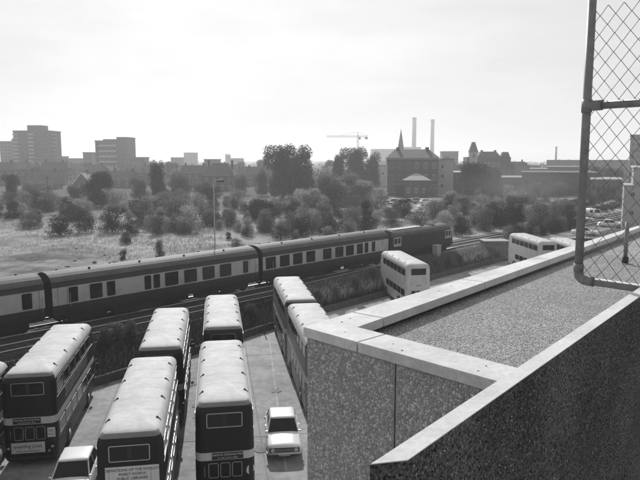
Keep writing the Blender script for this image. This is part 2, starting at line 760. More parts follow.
track(lambda s: 0.0, -50, 150, 'main railway track under the train')
track(lambda s: -3.4, -50, 150, 'railway track behind the train on the waste ground side')
track(siding, -50, 60, 'siding track between the train and the grass bank')
m = MB()
for s0 in range(-50, 44, 3):
    f0, f1 = min(5.9, top_off(s0) - 0.1), min(5.9, top_off(s0 + 3) - 0.1)
    v = [trk(a, f + w, z) for z in (ZF, ZF + 0.12) for (a, f, w) in ((s0 + .02, f0, -.12), (s0 + .02, f0, .12), (s0 + 2.98, f1, .12), (s0 + 2.98, f1, -.12))]
    m.add(v, [(0, 3, 2, 1), (4, 5, 6, 7), (0, 1, 5, 4), (1, 2, 6, 5), (2, 3, 7, 6), (3, 0, 4, 7)], 'trough')
m2 = m.build('cable_trough')
tag(m2, 'thin pale concrete cable trough beside the siding track', None, kind='structure')

# ------------------------------------------------------------------ near building: lower gravel roof with copings
ZC = H - 1.7
C0 = at(303, 327, ZC)
UL = (at(640, 225, ZC) - C0).normalized()            # along the long coping
US = (at(496, 381, ZC) - C0).normalized()            # along the short coping
CI = at(358, 327, ZC)                                # inner corner
DL = at(480, 284, ZC) - CI                           # inner edge directions
DS = at(516, 367.3, ZC) - CI
NB = thing('flat_roofed_building', 'flat gravel roofed building with pale copings and pebble faced wall', 'building', (C0.x, C0.y, 0))
OB = NB.location.copy()


def isect(p, d, q, e):
    """plan intersection of p+d*t and q+e*t"""
    den = d.x * e.y - d.y * e.x
    t = ((q.x - p.x) * e.y - (q.y - p.y) * e.x) / den
    return p + d * t


CH = 0.10


def coping_piece(pts, name='coping_stone'):
    bm = bmesh.new()
    lo = [bm.verts.new((p.x - OB.x, p.y - OB.y, ZC - CH)) for p in pts]
    hi = [bm.verts.new((p.x - OB.x, p.y - OB.y, ZC)) for p in pts]
    k = len(pts)
    bm.faces.new(lo[::-1])
    bm.faces.new(hi)
    for i in range(k):
        bm.faces.new((lo[i], lo[(i + 1) % k], hi[(i + 1) % k], hi[i]))
    bmesh.ops.recalc_face_normals(bm, faces=bm.faces[:])
    bmesh.ops.bevel(bm, geom=bm.edges[:], offset=0.006, segments=2, affect='EDGES')
    me = bpy.data.meshes.new(name)
    bm.to_mesh(me)
    bm.free()
    me.materials.append(MATS['coping_concrete'])
    return link(name, me, NB)


def long_cut(t):
    """outer and inner points of the long coping at distance t along the outer edge"""
    o = C0 + UL * t
    q = Vector((-UL.y, UL.x, 0))
    return o, isect(o, q, CI, DL)


def short_cut(t):
    o = C0 + US * t
    q = Vector((-US.y, US.x, 0))
    return o, isect(o, q, CI, DS)


tl = (at(357, 313, ZC) - C0).length
ts = (at(356, 342.5, ZC) - C0).length
G = 0.006
lo_, li_ = long_cut(tl - G)
so_, si_ = short_cut(ts - G)
coping_piece([C0, so_, si_, CI, li_, lo_], 'corner_coping_stone')
t = tl
while t < 16:
    a, ai = long_cut(t + G)
    b, bi = long_cut(t + 2.6 - G)
    coping_piece([a, ai, bi, b])
    t += 2.6
PA_ = at(370, 464, H - 1.0)
PDF = at(640, 287, H - 1.0) - PA_
SE = (isect(C0, US, PA_, PDF) - C0).length
a, ai = short_cut(ts + G)
b, bi = short_cut(SE)
b = isect(C0, US, PA_, PDF)
bi = isect(CI, DS, PA_, PDF)
coping_piece([a, ai, bi, b])

# wall under the short coping, facing the camera side: panels with a joint, each with its pebbles
WIN = 0.03                                           # wall face set back under the coping
NSH = Vector((US.y, -US.x, 0))
if NSH.y > 0:
    NSH = -NSH
NSH.normalize()
JT = (at(420, 400, ZC - 1.0) - C0).dot(US)
JT = max(1.2, min(2.2, (at(420, 376, ZC - 0.35) - C0).dot(US)))
ico = None


def pebble_mesh(name, pts, normal, rmin, rmax, mt='pebble'):
    """many flattened low stones set in a wall face"""
    base = [(0, 0, 1)] + [(math.cos(a) * .8, math.sin(a) * .8, .55) for a in [k * math.pi / 2.5 for k in range(5)]] + \
           [(math.cos(a + .6), math.sin(a + .6), -.1) for a in [k * math.pi / 2.5 for k in range(5)]]
    fc = [(0, 1 + k, 1 + (k + 1) % 5) for k in range(5)]
    for k in range(5):
        fc += [(1 + k, 6 + k, 1 + (k + 1) % 5), (6 + k, 6 + (k + 1) % 5, 1 + (k + 1) % 5)]
    q = normal.to_track_quat('Z', 'Y')
    v, f = [], []
    for p in pts:
        r = random.uniform(rmin, rmax)
        sx, sy, sz = r * random.uniform(.8, 1.25), r * random.uniform(.75, 1.1), r * random.uniform(.45, .8)
        an = random.uniform(0, 6.28)
        ca, sa = math.cos(an), math.sin(an)
        o = len(v)
        for (x, y, z) in base:
            x, y, z = x * sx * random.uniform(.85, 1.15), y * sy * random.uniform(.85, 1.15), z * sz
            w = q @ Vector((x * ca - y * sa, x * sa + y * ca, z))
            v.append((p[0] + w.x, p[1] + w.y, p[2] + w.z))
        f += [tuple(i + o for i in t) for t in fc]
    me = bpy.data.meshes.new(name)
    me.from_pydata(v, [], f)
    me.materials.append(MATS[mt])
    me.polygons.foreach_set('use_smooth', [True] * len(f))
    me.update()
    return me


pm = bpy.data.materials['pebble']
n_ = pm.node_tree
g_ = n_.nodes.new('ShaderNodeNewGeometry')
r_ = n_.nodes.new('ShaderNodeMapRange')
r_.inputs[3].default_value = 0.30
r_.inputs[4].default_value = 0.60
pw_ = n_.nodes.new('ShaderNodeMath')
pw_.operation = 'POWER'
pw_.inputs[1].default_value = 1.7
n_.links.new(g_.outputs['Random Per Island'], pw_.inputs[0])
n_.links.new(pw_.outputs[0], r_.inputs[0])
n_.links.new(r_.outputs[0], n_.nodes['Principled BSDF'].inputs['Base Color'])
gm = pm.copy()
gm.name = 'grain'
gm.node_tree.nodes['Principled BSDF'].inputs['Specular IOR Level'].default_value = 0.05
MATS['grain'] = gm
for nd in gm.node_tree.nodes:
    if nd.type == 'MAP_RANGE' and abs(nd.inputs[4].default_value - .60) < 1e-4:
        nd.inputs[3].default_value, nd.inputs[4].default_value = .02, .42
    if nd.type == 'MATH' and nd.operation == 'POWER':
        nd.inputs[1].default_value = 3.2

for (t0, t1) in ((WIN, JT - 0.008), (JT + 0.008, SE)):
    p0 = C0 + US * t0 - NSH * WIN - OB
    p1 = C0 + US * t1 - NSH * WIN - OB
    q1, q0 = p1 - NSH * 0.15, p0 - NSH * 0.15
    m = MB()
    m.prism([p0, p1, q1, q0] if (US.x * (-NSH.y) - US.y * (-NSH.x)) > 0 else [q0, q1, p1, p0], 0.0, ZC - CH - 0.003, 'matrix')
    wp = m.build('wall_panel', NB)
    pts = []
    z = ZC - CH - 0.03
    row = 0
    while z > ZC - 2.4:
        x = t0 + 0.02 + random.uniform(0, .02)
        while x < t1 - 0.02:
            p = C0 + US * (x + random.uniform(-.006, .006)) - NSH * WIN - OB
            pts.append((p.x, p.y, z + random.uniform(-.009, .009)))
            x += random.uniform(.022, .034)
        z -= 0.0255
        row += 1
    me = pebble_mesh('exposed_pebbles', pts, NSH, .010, .0195)
    o = link('exposed_pebbles', me, wp)
    o['kind'] = 'stuff'
# joint filler behind
m = MB()
p0 = C0 + US * (JT - 0.008) - NSH * (WIN + 0.02) - OB
p1 = C0 + US * (JT + 0.008) - NSH * (WIN + 0.02) - OB
m.prism([p0, p1, p1 - NSH * .05, p0 - NSH * .05], 0, ZC - CH - 0.004, 'sealant')
m.build('joint_filler', NB)
# long outer wall and the rest of the block
m = MB()
NL = Vector((-UL.y, UL.x, 0))
w0 = C0 + US * WIN + UL * 0.18 - NL * WIN - OB
w1 = C0 + UL * 16 - NL * WIN - OB
m.prism([w0 - NL * .15, w1 - NL * .15, w1, w0], 0, ZC - CH - 0.003, 'matrix')
m.build('side_wall', NB)
# gravel roof
m = MB()
ZG = ZC - 0.17
r0 = C0 + US * 0.1 + UL * 0.1
e0 = isect(C0 + UL * .2, US, PA_, PDF)
e1 = isect(C0 + UL * 15.8, US, PA_, PDF)
pts = [C0 + UL * .2 + US * .2, e0, e1, C0 + UL * 15.8 + US * .2]
m.prism([p - OB for p in pts], ZG - 0.3, ZG, 'gravel')
m.build('gravel_roof', NB)
# loose gravel: real stones in the part of the roof that shows nearest
pts = []
PDN = Vector((PDF.y, -PDF.x, 0)).normalized()
while len(pts) < 30000:
    a, b = random.uniform(.3, 8.5), random.uniform(.3, 4.2)
    p = C0 + UL * a + US * b
    if (p - PA_).dot(PDN) < -.02:
        pts.append((p.x - OB.x, p.y - OB.y, ZG))
o = link('loose_gravel', pebble_mesh('loose_gravel', pts, Vector((0, 0, 1)), .005, .011, 'pebble'), NB)
o['kind'] = 'stuff'
# loose chips lying on the copings
for (px, py) in ((338, 316), (350, 318.5), (342, 322), (393, 344), (402, 350.5), (478, 371), (486, 366), (345, 332), (451, 286), (520, 262), (439, 291)):
    p = at(px, py, ZC)
    link('stone_chip', pebble_mesh('stone_chip', [(p.x - OB.x, p.y - OB.y, ZC)], Vector((0, 0, 1)), .011, .015, 'pebble'), NB)
bpy.data.materials['pebble']
# pipe stub standing on the gravel
p = at(625, 263.5, ZG)
vp = thing('vent_pipe', 'short grey vent pipe with dark collar standing on the gravel roof', 'pipe', (p.x, p.y, ZG))
MB().tube((0, 0, 0), (0, 0, 0.12), 0.055, 'sealant', n=16).build('collar', vp, True)
MB().tube((0, 0, 0.1), (0, 0, 0.75), 0.035, 'galv_tube', n=16).build('pipe', vp, True)
# corner of the collar flashing
MB().box(-.1, .1, -.1, .1, 0, .012, 'lead').build('flashing', vp)

# ------------------------------------------------------------------ near parapet (camera building)
ZP = H - 1.0
PA = at(370, 464, ZP)
PB = at(408, 460, ZP)
PF = at(640, 287, ZP)
PN = at(640, 296.5, ZP)
df, dn = (PF - PA), (PN - PB)
uf = df.normalized()
PF2 = PA + df * 2.2
PN2 = isect(PF2, Vector((uf.y, -uf.x, 0)), PB, dn)
ST = thing('stair_tower', 'near dark aggregate parapet wall with pale concrete top, beside the gravel roof', 'building', (PA.x, PA.y, 0))
OS = ST.location.copy()
quad = [PA - OS, PB - OS, PN2 - OS, PF2 - OS]
m = MB()
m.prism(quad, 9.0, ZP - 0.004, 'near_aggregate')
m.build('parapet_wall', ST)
bm = bmesh.new()
cx = sum((q for q in quad), Vector()) / 4
lo = [bm.verts.new((q.x, q.y, ZP - 0.004)) for q in quad]
hi = [bm.verts.new((q.x, q.y, ZP)) for q in quad]
bm.faces.new(lo[::-1])
bm.faces.new(hi)
for i in range(4):
    bm.faces.new((lo[i], lo[(i + 1) % 4], hi[(i + 1) % 4], hi[i]))
bmesh.ops.recalc_face_normals(bm, faces=bm.faces[:])
bmesh.ops.bevel(bm, geom=bm.edges[:], offset=0.0015, segments=1, affect='EDGES')
me = bpy.data.meshes.new('parapet_top')
bm.to_mesh(me)
bm.free()
me.materials.append(MATS['cap_concrete'])
link('parapet_top', me, ST)
un = Vector((uf.y, -uf.x, 0))
# grains of aggregate standing out of the near face
gp = []
dnn = dn.normalized()
fn = Vector((dnn.y, -dnn.x, 0))
for k in range(18000):
    t_ = random.uniform(0, 3.4)
    q = PB + dnn * t_ - OS
    gp.append((q.x, q.y, ZP - 0.02 - random.uniform(0, 1.9)))
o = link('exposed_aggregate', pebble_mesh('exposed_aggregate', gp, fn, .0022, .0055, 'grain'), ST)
o['kind'] = 'stuff'
m = MB()
m.prism([quad[1] + un * .02, quad[1] + un * 6, quad[2] + un * 6, quad[2] + un * .02], 9.3, 9.5, 'cap_concrete')
m.build('landing', ST)
m = MB()
m.prism([quad[0], quad[0] + un * 6, quad[3] + un * 6, quad[3]], 0, 8.99, 'matrix')
m.build('base_block', ST)

# ------------------------------------------------------------------ wire fence on tube frame
ZB = H - 1.03
FE = at(578, 279.5, ZB)
FJ = at(638, 288, ZB)
uF = (FJ - FE).normalized()
TR = 8.2 * FE.y / 640 / 2
fence = thing('wire_fence', 'grey tube framed chain link fence panel overhanging the gravel roof', 'fence', FE)
ZT = 2.35
# corner post with bottom elbow
Rr = 0.07
m = MB()
arc = [Vector((uF.x * (Rr - Rr * math.sin(a)), uF.y * (Rr - Rr * math.sin(a)), Rr - Rr * math.cos(a))) for a in [math.pi / 2 * k / 8 for k in range(9)]]
m.path(arc, TR * 1.16, 'galv_tube', 14)
m.build('elbow', fence, True)
MB().tube(arc[-1] + Vector((0, 0, -.01)), Vector((0, 0, ZT)), TR, 'galv_tube', n=18).build('post', fence, True)
LEN = 2.6
MB().tube(arc[0] - uF * .01, uF * LEN, TR, 'galv_tube', n=18).build('bottom_rail', fence, True)
zx = aty(590, 106, FE.y).z - ZB
MB().tube(uF * 0.02 + Vector((0, 0, zx)), uF * LEN + Vector((0, 0, zx)), TR * 0.95, 'galv_tube', n=18).build('cross_rail', fence, True)
m = MB()
m.tube(Vector((0, 0, zx - .055)), Vector((0, 0, zx + .055)), TR * 1.22, 'galv_tube', n=18)
m.tube(Vector((0, 0, zx)), uF * .13 + Vector((0, 0, zx)), TR * 1.2, 'galv_tube', n=18)
m.build('tee_fitting', fence, True)
MB().tube(uF * .07, uF * .14, TR * 1.2, 'galv_tube', n=18).build('elbow_collar', fence, True)
MB().tube(Vector((0, 0, .07)), Vector((0, 0, .14)), TR * 1.2, 'galv_tube', n=18).build('elbow_collar', fence, True)
MB().tube(uF * LEN + Vector((0, 0, -3.5)), uF * LEN + Vector((0, 0, ZT)), TR, 'galv_tube', n=18).build('post', fence, True)
cw, chh = 0.125, 0.15
nz = int(ZT / (chh / 2))
wm = []
for ph in (0, 1):
    m = MB()
    pts = []
    for i in range(nz):
        k = (i + ph) % 2
        pts.append(Vector((uF.x * cw / 2 * k, uF.y * cw / 2 * k, 0.015 + i * chh / 2)) + Vector((uF.y, -uF.x, 0)) * (0.003 if k else -0.003))
    m.path(pts, 0.0031, 'wire', 5)
    wm.append(m.mesh('wire'))
for k in range(int(LEN / (cw / 2))):
    link('wire', wm[k % 2], fence, uF * (0.01 + k * cw / 2))


# ------------------------------------------------------------------ buses
def outline(hx, y0, y1, r, k=5):
    pts = []
    for cx, cy, a0 in ((hx - r, y0 + r, -90), (hx - r, y1 - r, 0), (-hx + r, y1 - r, 90), (-hx + r, y0 + r, 180)):
        for i in range(k + 1):
            a = R(a0 + 90 * i / k)
            pts.append((cx + r * math.cos(a), cy + r * math.sin(a)))
    return pts


BUS_L, BUS_W, BUS_H = 9.5, 2.36, 4.5


def bus_body(scheme):
    """returns the mesh of the shell; scheme gives paint by height"""
    L, hx = BUS_L, BUS_W / 2
    sl = []
    for z in (0.3, 0.42, 1.2, 1.24, 2.02, 2.05, 2.38, 2.42, 3.12, 3.16, 3.94):
        tum = 0.0 if z < 2.4 else (z - 2.4) * 0.025
        ins = 0.05 if z < 0.4 else 0
        sl.append((z, tum + ins, 0.02 * max(0, z - 2.4) + ins, 0.03 * max(0, z - 2.4) + ins))
    s_t, e_t, f_t = sl[-1][1], sl[-1][2], sl[-1][3]
    for a in (12, 24, 36, 48, 60, 72, 82):
        c, sn = 1 - math.cos(R(a)), math.sin(R(a))
        sl.append((3.94 + 0.48 * sn, s_t + 0.34 * c, e_t + 0.50 * c, f_t + 0.6 * c))
    s2, e2, f2 = sl[-1][1:]
    for q, dz in ((0.12, 4.445), (0.3, 4.47), (0.55, 4.49), (0.72, 4.5)):
        sl.append((dz, s2 + q, e2 + q * 1.4, f2 + q * 1.4))
    rings = []
    for (z, si, e, f) in sl:
        r = max(0.06, 0.30 - si * 0.25)
        rings.append([(x, y, z) for x, y in outline(hx - si, e, L - f, r)])

    def mf(i, k):
        zc = (sl[i][0] + sl[i + 1][0]) / 2
        if zc > 3.94 and (k < 5 or k > 17) and scheme is not sch_pale:      # dark painted rear dome; the mid ring paints in its sheen gradient
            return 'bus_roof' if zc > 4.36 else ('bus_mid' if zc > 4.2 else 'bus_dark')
        return scheme(zc)
    m = MB()
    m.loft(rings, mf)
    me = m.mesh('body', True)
    return me


def sch_dark(z):
    if z > 4.06:
        return 'bus_roof'
    if 2.05 < z < 2.38:
        return 'bus_pale'
    if 2.42 < z < 3.3:
        return 'bus_dark'
    return 'bus_dark'


def sch_pale(z):
    if z > 3.9:
        return 'bus_roof'
    if z < 0.42:
        return 'bus_dark'
    return 'bus_cream'


def sch_mid(z):
    if z > 4.06:
        return 'bus_roof'
    if 2.05 < z < 2.38:
        return 'bus_pale'
    if z < 0.42:
        return 'bus_dark'
    return 'bus_mid'


BODY = {k: bus_body(f) for k, f in (('dark', sch_dark), ('pale', sch_pale), ('mid', sch_mid))}


def rrect(w, h, r, k=3):
    return outline(w / 2, -h / 2, h / 2, r, k)


def pane_mesh(w, h, r, frame, fm, d=0.012):
    """flat rounded pane in a thin raised frame, in the local XZ plane facing -Y"""
    o = rrect(w, h, r)
    i = rrect(w - 2 * frame, h - 2 * frame, max(0.01, r - frame))
    n = len(o)
    vs = [(x, 0.02, z) for x, z in o] + [(x, -d, z) for x, z in o] + [(x, -d, z) for x, z in i] + [(x, -d * .3, z) for x, z in i]
    m = MB()
    fs = []
    for k in range(n):
        k2 = (k + 1) % n
        fs += [(k, k2, n + k2, n + k), (n + k, n + k2, 2 * n + k2, 2 * n + k), (2 * n + k, 2 * n + k2, 3 * n + k2, 3 * n + k)]
    m.add(vs, fs, fm)
    m.add([(x, -d * .3, z) for x, z in i], [list(range(n))], 'glass')
    return m.mesh('window')


PM = {}


def pane(w, h, r, frame, fm):
    key = (w, h, r, frame, fm)
    if key not in PM:
        PM[key] = pane_mesh(*key)
    return PM[key]


def wheel_mesh(r, w):
    m = MB()
    prof = [(-w / 2, r * .55), (-w / 2, r * .9), (-w / 2 + .03, r), (w / 2 - .03, r), (w / 2, r * .9), (w / 2, r * .55)]
    n = 20
    rings = [[(x, rr * math.cos(2 * math.pi * k / n), rr * math.sin(2 * math.pi * k / n)) for k in range(n)] for x, rr in prof]
    m.loft(rings, lambda i, k: 'rubber', cap=(False, False))
    return m.mesh('tyre', True)


def rim_mesh(r, w):
    m = MB()
    prof = [(-w / 2 - .002, r * .56), (-w / 2 + .04, r * .3), (-w / 2 - .01, r * .15), (w / 2 + .01, r * .15), (w / 2 - .04, r * .3), (w / 2 + .002, r * .56)]
    n = 20
    rings = [[(x, rr * math.cos(2 * math.pi * k / n), rr * math.sin(2 * math.pi * k / n)) for k in range(n)] for x, rr in prof]
    m.loft(rings, lambda i, k: 'hub')
    return m.mesh('rim', True)


BW, BR = wheel_mesh(0.5, 0.28), rim_mesh(0.5, 0.28)
VENT = MB().tube((-.11, 0, .02), (.11, 0, .02), .035, 'trim_dark', n=6).mesh('roof_vent')
GUT = {}


def put(name, me, parent, loc, rz=0.0):
    return link(name, me, parent, loc, rz)


def make_bus(px_rear, label, scheme='dark', far=None, rear='plain', group='double deck buses parked in the yard', loc=None, yaw=BY, half=False):
    loc = loc or px_rear
    b = thing('double_deck_bus', label, 'bus', (loc[0], loc[1], 0), yaw, group)
    L, hx = BUS_L, BUS_W / 2
    put('body', BODY[scheme], b, (0, 0, 0))
    fm = {'dark': 'chrome', 'pale': 'trim_dark', 'mid': 'trim_dark'}[scheme]
    # side windows, each its own pane
    upw, loww = pane(1.18, 0.62, .07, .022, fm), pane(1.18, 0.62, .07, .022, fm)
    for sx, rz in ((1, math.pi / 2), (-1, -math.pi / 2)):
        for k in range(6):
            y = 0.98 + k * 1.32
            x = sx * (hx - (3.55 - 2.4) * .025 + .004)
            put('upper_window', upw, b, (x, y + 0.1, 3.56), rz)
            if not (k == 5 and sx == -1):
                put('lower_window', loww, b, (sx * (hx + .001), y + 0.1, 1.64), rz)
        # rain strip
        if 'g' not in GUT:
            GUT['g'] = MB().box(-.012, .012, .6, L - .7, -.015, .015, 'trim_dark').mesh('rain_strip')
            GUT['p'] = MB().box(-.008, .008, .35, L - .45, -.018, .018, 'bus_pale').mesh('beading')
        put('rain_strip', GUT['g'], b, (sx * (hx - .034), 0, 3.97))
        if scheme == 'dark':
            put('beading', GUT['p'], b, (sx * (hx + .003), 0, 1.26))
            put('beading', GUT['p'], b, (sx * (hx - .012), 0, 3.14))
        for wy in (2.3, 7.2):
            w = put('wheel', BW, b, (sx * (hx - .12), wy, .5))
            put('rim', BR, w, (0, 0, 0))
            if 'arch' not in GUT:
                mm = MB()
                arc = [(math.cos(R(a)) * .60, math.sin(R(a)) * .60) for a in range(0, 181, 15)]
                mm.add([(0, y, z) for y, z in arc], [list(range(len(arc)))], 'rubber')
                mm.add([(.012, y, z) for y, z in arc] + [(.012, y * 1.08, z * 1.08) for y, z in arc],
                       [(i, i + 1, i + 14, i + 13) for i in range(12)], 'trim_dark')
                GUT['arch'] = mm.mesh('wheel_arch')
                me2 = GUT['arch'].copy()
                for v in me2.vertices:
                    v.co.x = -v.co.x
                GUT['arch_l'] = me2
            put('wheel_arch', GUT['arch'] if sx > 0 else GUT['arch_l'], b, (sx * (hx + .004), wy, .42))
        # roof ventilators along both roof edges
        for k in range(4):
            v = put('roof_vent', VENT, b, (sx * (hx - .27), 1.35 + k * 2.15, 4.37), R(20) * -sx)
            v.rotation_euler = (0, R(38) * sx, R(-28) * sx)
    # rear
    put('upper_rear_window', pane(1.42, 0.6, .06, .03, fm), b, (0, .016, 3.70))
    if rear != 'panel':
        for x in (-.47, 0, .47):
            put('lower_rear_window', pane(.40, .62, .07, .025, fm), b, (x, -.002, 1.62))
    # mullion of the upper rear window
    put('window_bar', MB().box(-.09, .09, -.003, .0, -.25, .25, 'trim_dark').mesh('window_bar'), b, (0, .012, 3.70))
    for sx in (-1, 1):
        m = MB().tube((0, 0, 0), (0, -.03, 0), .055, 'lamp_glass', n=12)
        put('tail_lamp', m.mesh('tail_lamp'), b, (sx * .95, 0, .95))
    put('bumper', MB().box(-1.0, 1.0, -.05, .02, -.06, .06, 'trim_dark').mesh('bumper'), b, (0, 0, .48))
    put('number_plate', MB().box(-.26, .26, -.012, .01, -.06, .06, 'ink').mesh('number_plate'), b, (0, -.002, 1.12))
    # front
    put('windscreen', pane(1.9, .75, .12, .03, fm), b, (0, L + .002, 1.62), math.pi)
    put('upper_front_window', pane(1.9, .6, .08, .03, fm), b, (0, L - .03, 3.55), math.pi)
    for x in (-.72, .72):
        put('panel_seam', MB().box(-.006, .006, -.004, .006, -.33, .33, 'trim_dark').mesh('panel_seam'), b, (x, .0, 2.8))
    put('rear_handle', MB().tube((0, -.03, -.2), (0, -.03, .2), .014, 'chrome', n=6).mesh('rear_handle'), b, (-.82, .0, 1.6))
    put('filler_cap', MB().tube((0, 0, 0), (0, -.02, 0), .06, 'chrome', n=10).mesh('filler_cap'), b, (.8, .0, .75))
    if scheme == 'dark':
        for sx, rz in ((1, math.pi / 2), (-1, -math.pi / 2)):
            put('side_advert', MB().box(-2.7, 2.7, -.008, .01, -.25, .25, 'advert').mesh('side_advert'), b, (sx * (hx - .008), 4.6, 2.78), rz)
    # seams across the roof
    for k in range(1, 7):
        y = .9 + k * 1.2
        if 'seam' not in GUT:
            pts = [(-.86, 4.41), (-.73, 4.446), (-.55, 4.471), (-.3, 4.491), (0, 4.5), (.3, 4.491), (.55, 4.471), (.73, 4.446), (.86, 4.41)]
            GUT['seam'] = MB().path([(x, 0, z) for x, z in pts], .003, 'bus_roof', 5).mesh('roof_seam')
        put('roof_seam', GUT['seam'], b, (0, y, 0))
    m = MB().tube((0, 0, 0), (0, 0, -.3), .02, 'trim_dark', n=6)
    m.box(-.09, .09, -.01, .03, -.55, -.28, 'trim_dark')
    put('wing_mirror', m.mesh('wing_mirror'), b, (hx + .16, L - .1, 2.1))
    put('mirror_arm', MB().tube((0, 0, 0), (.2, 0, 0), .015, 'trim_dark', n=6).mesh('mirror_arm'), b, (hx - .03, L - .1, 2.1))
    return b


def sign(b, name, w, h, x, z, board, ink, lines, y=-.014):
    s_ = put(name, MB().box(-w / 2, w / 2, 0, .018, -h / 2, h / 2, board).mesh(name), b, (x, y, z))
    for (tx, tz, size) in lines:
        text('lettering', tx, size, ink, s_, (0, -.004, tz))
    return s_


def rear_at(pxl, pxr, py, z=4.42):
    """rear centre of a bus whose roof breaks at this row between two columns"""
    p = (at(pxl, py, z) + at(pxr, py, z)) / 2
    return p - BU * 0.42


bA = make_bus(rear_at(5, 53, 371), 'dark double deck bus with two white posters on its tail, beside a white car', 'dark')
sign(bA, 'band_advert', 1.2, .26, -.1, 2.215, 'ink', 'paper', [('Reading Evening Post', .05, .13), ('every evening in town', -.07, .09)])
sign(bA, 'tail_poster', 1.45, .5, -.1, .95, 'paper', 'ink', [('evening post', .07, .24), ('local news and sport', -.15, .12)], y=-.03)
sign(bA, 'side_notice', .34, .46, .93, 1.62, 'paper', 'ink', [('NO', .08, .12), ('ENTRY', -.09, .09)])
bB = make_bus(rear_at(97, 163, 429), 'double deck bus with pale lettered panel under its dark tail window', 'dark')
pb = sign(bB, 'lettered_panel', 1.86, .78, .08, 2.83, 'paper', 'ink', [('DEFINITIONS OF THE WORLD\'S', .26, .135), ('FINEST WORDS', .1, .135), ('PUBLIC LIBRARIES', -.06, .135)], y=-.004)
bC = make_bus(rear_at(139, 181, 345), 'double deck bus nose to the bank, standing tight behind the lettered panel bus', 'dark')
bD = make_bus(rear_at(197, 251, 399), 'dark double deck bus with round badge on its tail, beside the white saloon', 'dark')
sign(bD, 'band_advert', 1.25, .28, .1, 2.215, 'ink', 'paper', [('READING EVENING POST', .05, .12), ('on sale in town today', -.07, .09)])
# round badge: pale ring with a cross device
bd = put('round_badge', MB().tube((0, 0, 0), (0, -.012, 0), .2, 'paper', n=24).mesh('round_badge'), bD, (1.0, .06, 1.55), R(32))
m = MB()
for a in (45, -45, 0):
    ca, sa = math.cos(R(a)) * .14, math.sin(R(a)) * .14
    m.tube((-ca, -.014, -sa), (ca, -.014, sa), .012, 'ink', n=5)
m.build('badge_device', bd)
bE = make_bus(rear_at(203, 243, 325), 'double deck bus between the tall lamp column and the round badge bus', 'dark')
bF = make_bus(None, 'grey sided double deck bus tight against the bank, mirrors by its pale band', 'mid', loc=(-1.25, 43.2))
bG = make_bus(None, 'grey sided double deck bus partly behind the pebble faced wall corner', 'mid', loc=(0.42, 33.3))
bH = make_bus(None, 'double deck bus of which only a roof corner shows past the two poster bus', 'dark', loc=(-14.75, 20.7))
bI = make_bus(rear_at(405, 430, 263.5), 'all cream double deck bus beside the grass bank with white tail notice', 'pale')
sign(bI, 'tail_notice', 1.25, .55, .05, 2.35, 'paper', 'ink', [('SWAN', .05, .2)])
bJ = make_bus(None, 'pale double deck bus parked beyond the dark hut', 'pale', loc=(26.9, 74.6), yaw=BY * 0.55)
bK = make_bus(None, 'pale double deck bus half hidden behind the long coping', 'pale', loc=(29.9, 69.8), yaw=BY * 0.2)


# ------------------------------------------------------------------ cars
def ring_sec(y, hw, z0, z1, crown=.03):
    zm = z0 + (z1 - z0) * .55
    pts = [(-hw * .9, z0), (-hw * .98, z0 + .08), (-hw, zm), (-hw * .97, z1 - .07), (-hw * .88, z1 - .015), (-hw * .5, z1 + crown * .7), (0, z1 + crown),
           (hw * .5, z1 + crown * .7), (hw * .88, z1 - .015), (hw * .97, z1 - .07), (hw, zm), (hw * .98, z0 + .08), (hw * .9, z0)]
    return [(x, y, z) for x, z in pts]


def car_meshes(paint):
    secs = [(0.0, .76, .36, .66), (.04, .80, .30, .72), (.25, .81, .25, .765), (.9, .82, .22, .80), (1.45, .83, .22, .86), (2.3, .84, .22, .90),
            (3.2, .84, .22, .90), (3.7, .82, .24, .88), (4.12, .79, .30, .83), (4.2, .72, .38, .74)]
    m = MB()
    m.loft([ring_sec(*q) for q in secs], lambda i, k: paint)
    body = m.mesh('body', True)
    # glasshouse: roof plus six panes between pillars
    zb, zt = .875, 1.36
    bl = [(-.74, 1.32), (.74, 1.32), (.74, 3.55), (-.74, 3.55)]
    tl_ = [(-.60, 1.92), (.60, 1.92), (.60, 3.12), (-.60, 3.12)]
    m = MB()
    rings = []
    for q, z in ((0, zt - .05), (.0, zt - .02), (.03, zt + .015), (.12, zt + .035), (.3, zt + .045)):
        rings.append([(x, y, z) for x, y in outline(.63 - q, 1.86 + q, 3.2 - q, .1, 3)])
    m.loft(rings, lambda i, k: paint)
    roof = m.mesh('roof', True)
    pill = []
    for b_, t_ in zip(bl, tl_):
        pill.append(MB().tube((b_[0], b_[1], zb - .03), (t_[0], t_[1], zt), .035, paint, .028, n=6).mesh('pillar'))
    for sx in (-1, 1):
        pill.append(MB().tube((sx * .74, 2.45, zb - .03), (sx * .605, 2.48, zt), .03, paint, n=6).mesh('pillar'))
    gl = []
    for i in range(4):
        j = (i + 1) % 4
        mm = MB()
        mm.add([(bl[i][0], bl[i][1], zb), (bl[j][0], bl[j][1], zb), (tl_[j][0], tl_[j][1], zt), (tl_[i][0], tl_[i][1], zt)], [(0, 1, 2, 3)], 'glass')
        gl.append(mm.mesh('pane'))
    return body, roof, pill, gl


